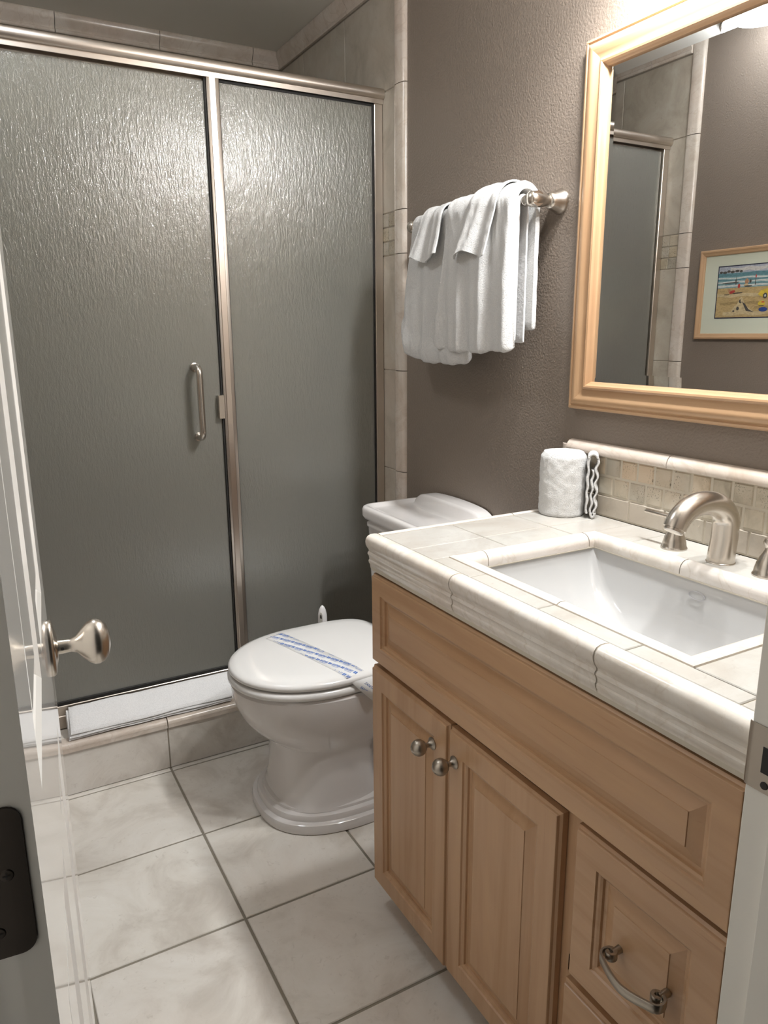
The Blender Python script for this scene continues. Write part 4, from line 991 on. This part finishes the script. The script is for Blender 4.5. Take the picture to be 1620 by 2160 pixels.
TH = math.radians(5.0); DA = Vector((.0055, .4415, 0)); dw = Vector((math.sin(TH), math.cos(TH), 0)); dn = Vector((math.cos(TH), -math.sin(TH), 0))
def DP(u, v, h): p = DA + dw * u + dn * h; return (p.x, p.y, v)
DWD = .705; DZ0, DZ1 = .012, 2.03
mb = MB()
ub = [0, .115, .318, .388, .590, DWD]; vb = [DZ0, .24, .80, .99, 1.60, 1.72, 1.90, DZ1]
for i, (u0, u1) in enumerate(spans(ub)):
    for j, (v0, v1) in enumerate(spans(vb)):
        if i in (1, 3) and j in (1, 3, 5):
            rings = [[DP(a, b, h) for a, b in ((u0 + s_, v0 + s_), (u1 - s_, v0 + s_), (u1 - s_, v1 - s_), (u0 + s_, v1 - s_))] for s_, h in ((0, 0), (.003, -.0015), (.008, -.004), (.012, -.0075), (.016, -.0075), (.042, -.002), (.044, -.002))]
            mb.loft(rings, False, True)
        else: mb.add([DP(u0, v0, 0), DP(u1, v0, 0), DP(u1, v1, 0), DP(u0, v1, 0)], [(0, 1, 2, 3)])
T_ = .035
a = [DP(0, DZ0, 0), DP(DWD, DZ0, 0), DP(DWD, DZ1, 0), DP(0, DZ1, 0)]; b = [DP(0, DZ0, -T_), DP(DWD, DZ0, -T_), DP(DWD, DZ1, -T_), DP(0, DZ1, -T_)]
mb.add(a + b, [(4, 7, 6, 5), (0, 4, 5, 1), (1, 5, 6, 2), (2, 6, 7, 3), (3, 7, 4, 0)])
door = mb.build('door_1', 'trim_white', None, 0); struct(door)
# hinge leaf on the near edge
def EP(a, z, h): p = DA - dn * a - dw * h; return (p.x, p.y, z)   # a: from face across thickness
def leaf(z0, z1):
    mb = MB(); r = .009; pr = [(.0345, z0), (.006 + r, z0)] + [(.006 + r - r * math.sin(math.radians(t)), z0 + r - r * math.cos(math.radians(t))) for t in range(15, 91, 15)] + [(.006 + r - r * math.cos(math.radians(t)), z1 - r + r * math.sin(math.radians(t))) for t in range(0, 91, 15)] + [(.0345, z1)]
    mb.loft([[EP(a_, z, .0002) for a_, z in pr], [EP(a_, z, .0022) for a_, z in pr]]); lf = mb.build('hinge_leaf', 'dark_metal', door, 30)
    for k, (a_, z) in enumerate(((.026, z1 - .017), (.0175, (z0 + z1) / 2 + .006), (.026, z0 + .018))):
        c = Vector(EP(a_, z, .0022)); mb = MB(); mb.lathe([(.0042, 0), (.0036, .0006), (.0, .0009)], c, -dw, 16); s_ = mb.build('screw', 'dark_metal', lf)
        t1 = dn; mb = MB()
        for q1, q2 in ((.0022, .0004), (.0004, .0022)):
            mb.add([c - dw * .0012 + t1 * a2 * q1 + Vector((0, 0, 1)) * b2 * q2 for a2, b2 in ((-1, -1), (1, -1), (1, 1), (-1, 1))], [(0, 1, 2, 3)])
        mb.build('screw_slot', 'black', s_ if False else lf, 0)
    mb = MB(); kc = DA - dn * .041; mb.tube([(kc.x, kc.y, z0), (kc.x, kc.y, z1)], .005, 12) if False else None
    return lf
leaf(.953, 1.053); leaf(.18, .28); leaf(1.78, 1.88)
# knob with oval egg-shaped grip
kc = Vector(DP(.646, .890, 0)); ax = dn
mb = MB(); mb.loft([[kc + ax * h + dw * (ry * math.cos(2 * PI * k / 40)) + Vector((0, 0, rz_ * math.sin(2 * PI * k / 40))) for k in range(40)] for ry, rz_, h in ((.0245, .042, 0), (.0245, .042, .003), (.0225, .040, .006), (.020, .036, .0075), (.018, .031, .008), (.0165, .020, .0105), (.0125, .0135, .0115))])
rose = mb.build('knob_rosette', 'nickel', door, 40)
mb = MB(); mb.loft([[kc + ax * h + dw * (ry * math.cos(2 * PI * k / 36)) + Vector((0, 0, rz_ * math.sin(2 * PI * k / 36))) for k in range(36)] for ry, rz_, h in ((.0105, .0105, .009), (.0100, .0100, .021), (.0092, .0092, .028), (.0110, .0125, .036), (.0160, .0210, .043), (.0210, .0295, .051), (.0235, .0335, .058), (.0235, .0338, .064), (.0215, .0310, .071), (.0150, .0230, .0775), (.007, .0110, .081), (.0005, .0005, .082))])
mb.build('knob', 'nickel', door, 60)
c = kc + ax * .019 - dw * .0 + Vector((0, 0, 0)); 
MB().lathe([(.0022, 0), (.0022, .0006), (0, .0007)], kc + ax * .017 - dw * .0098, -dw, 12).build('set_screw', 'black', door, 0)
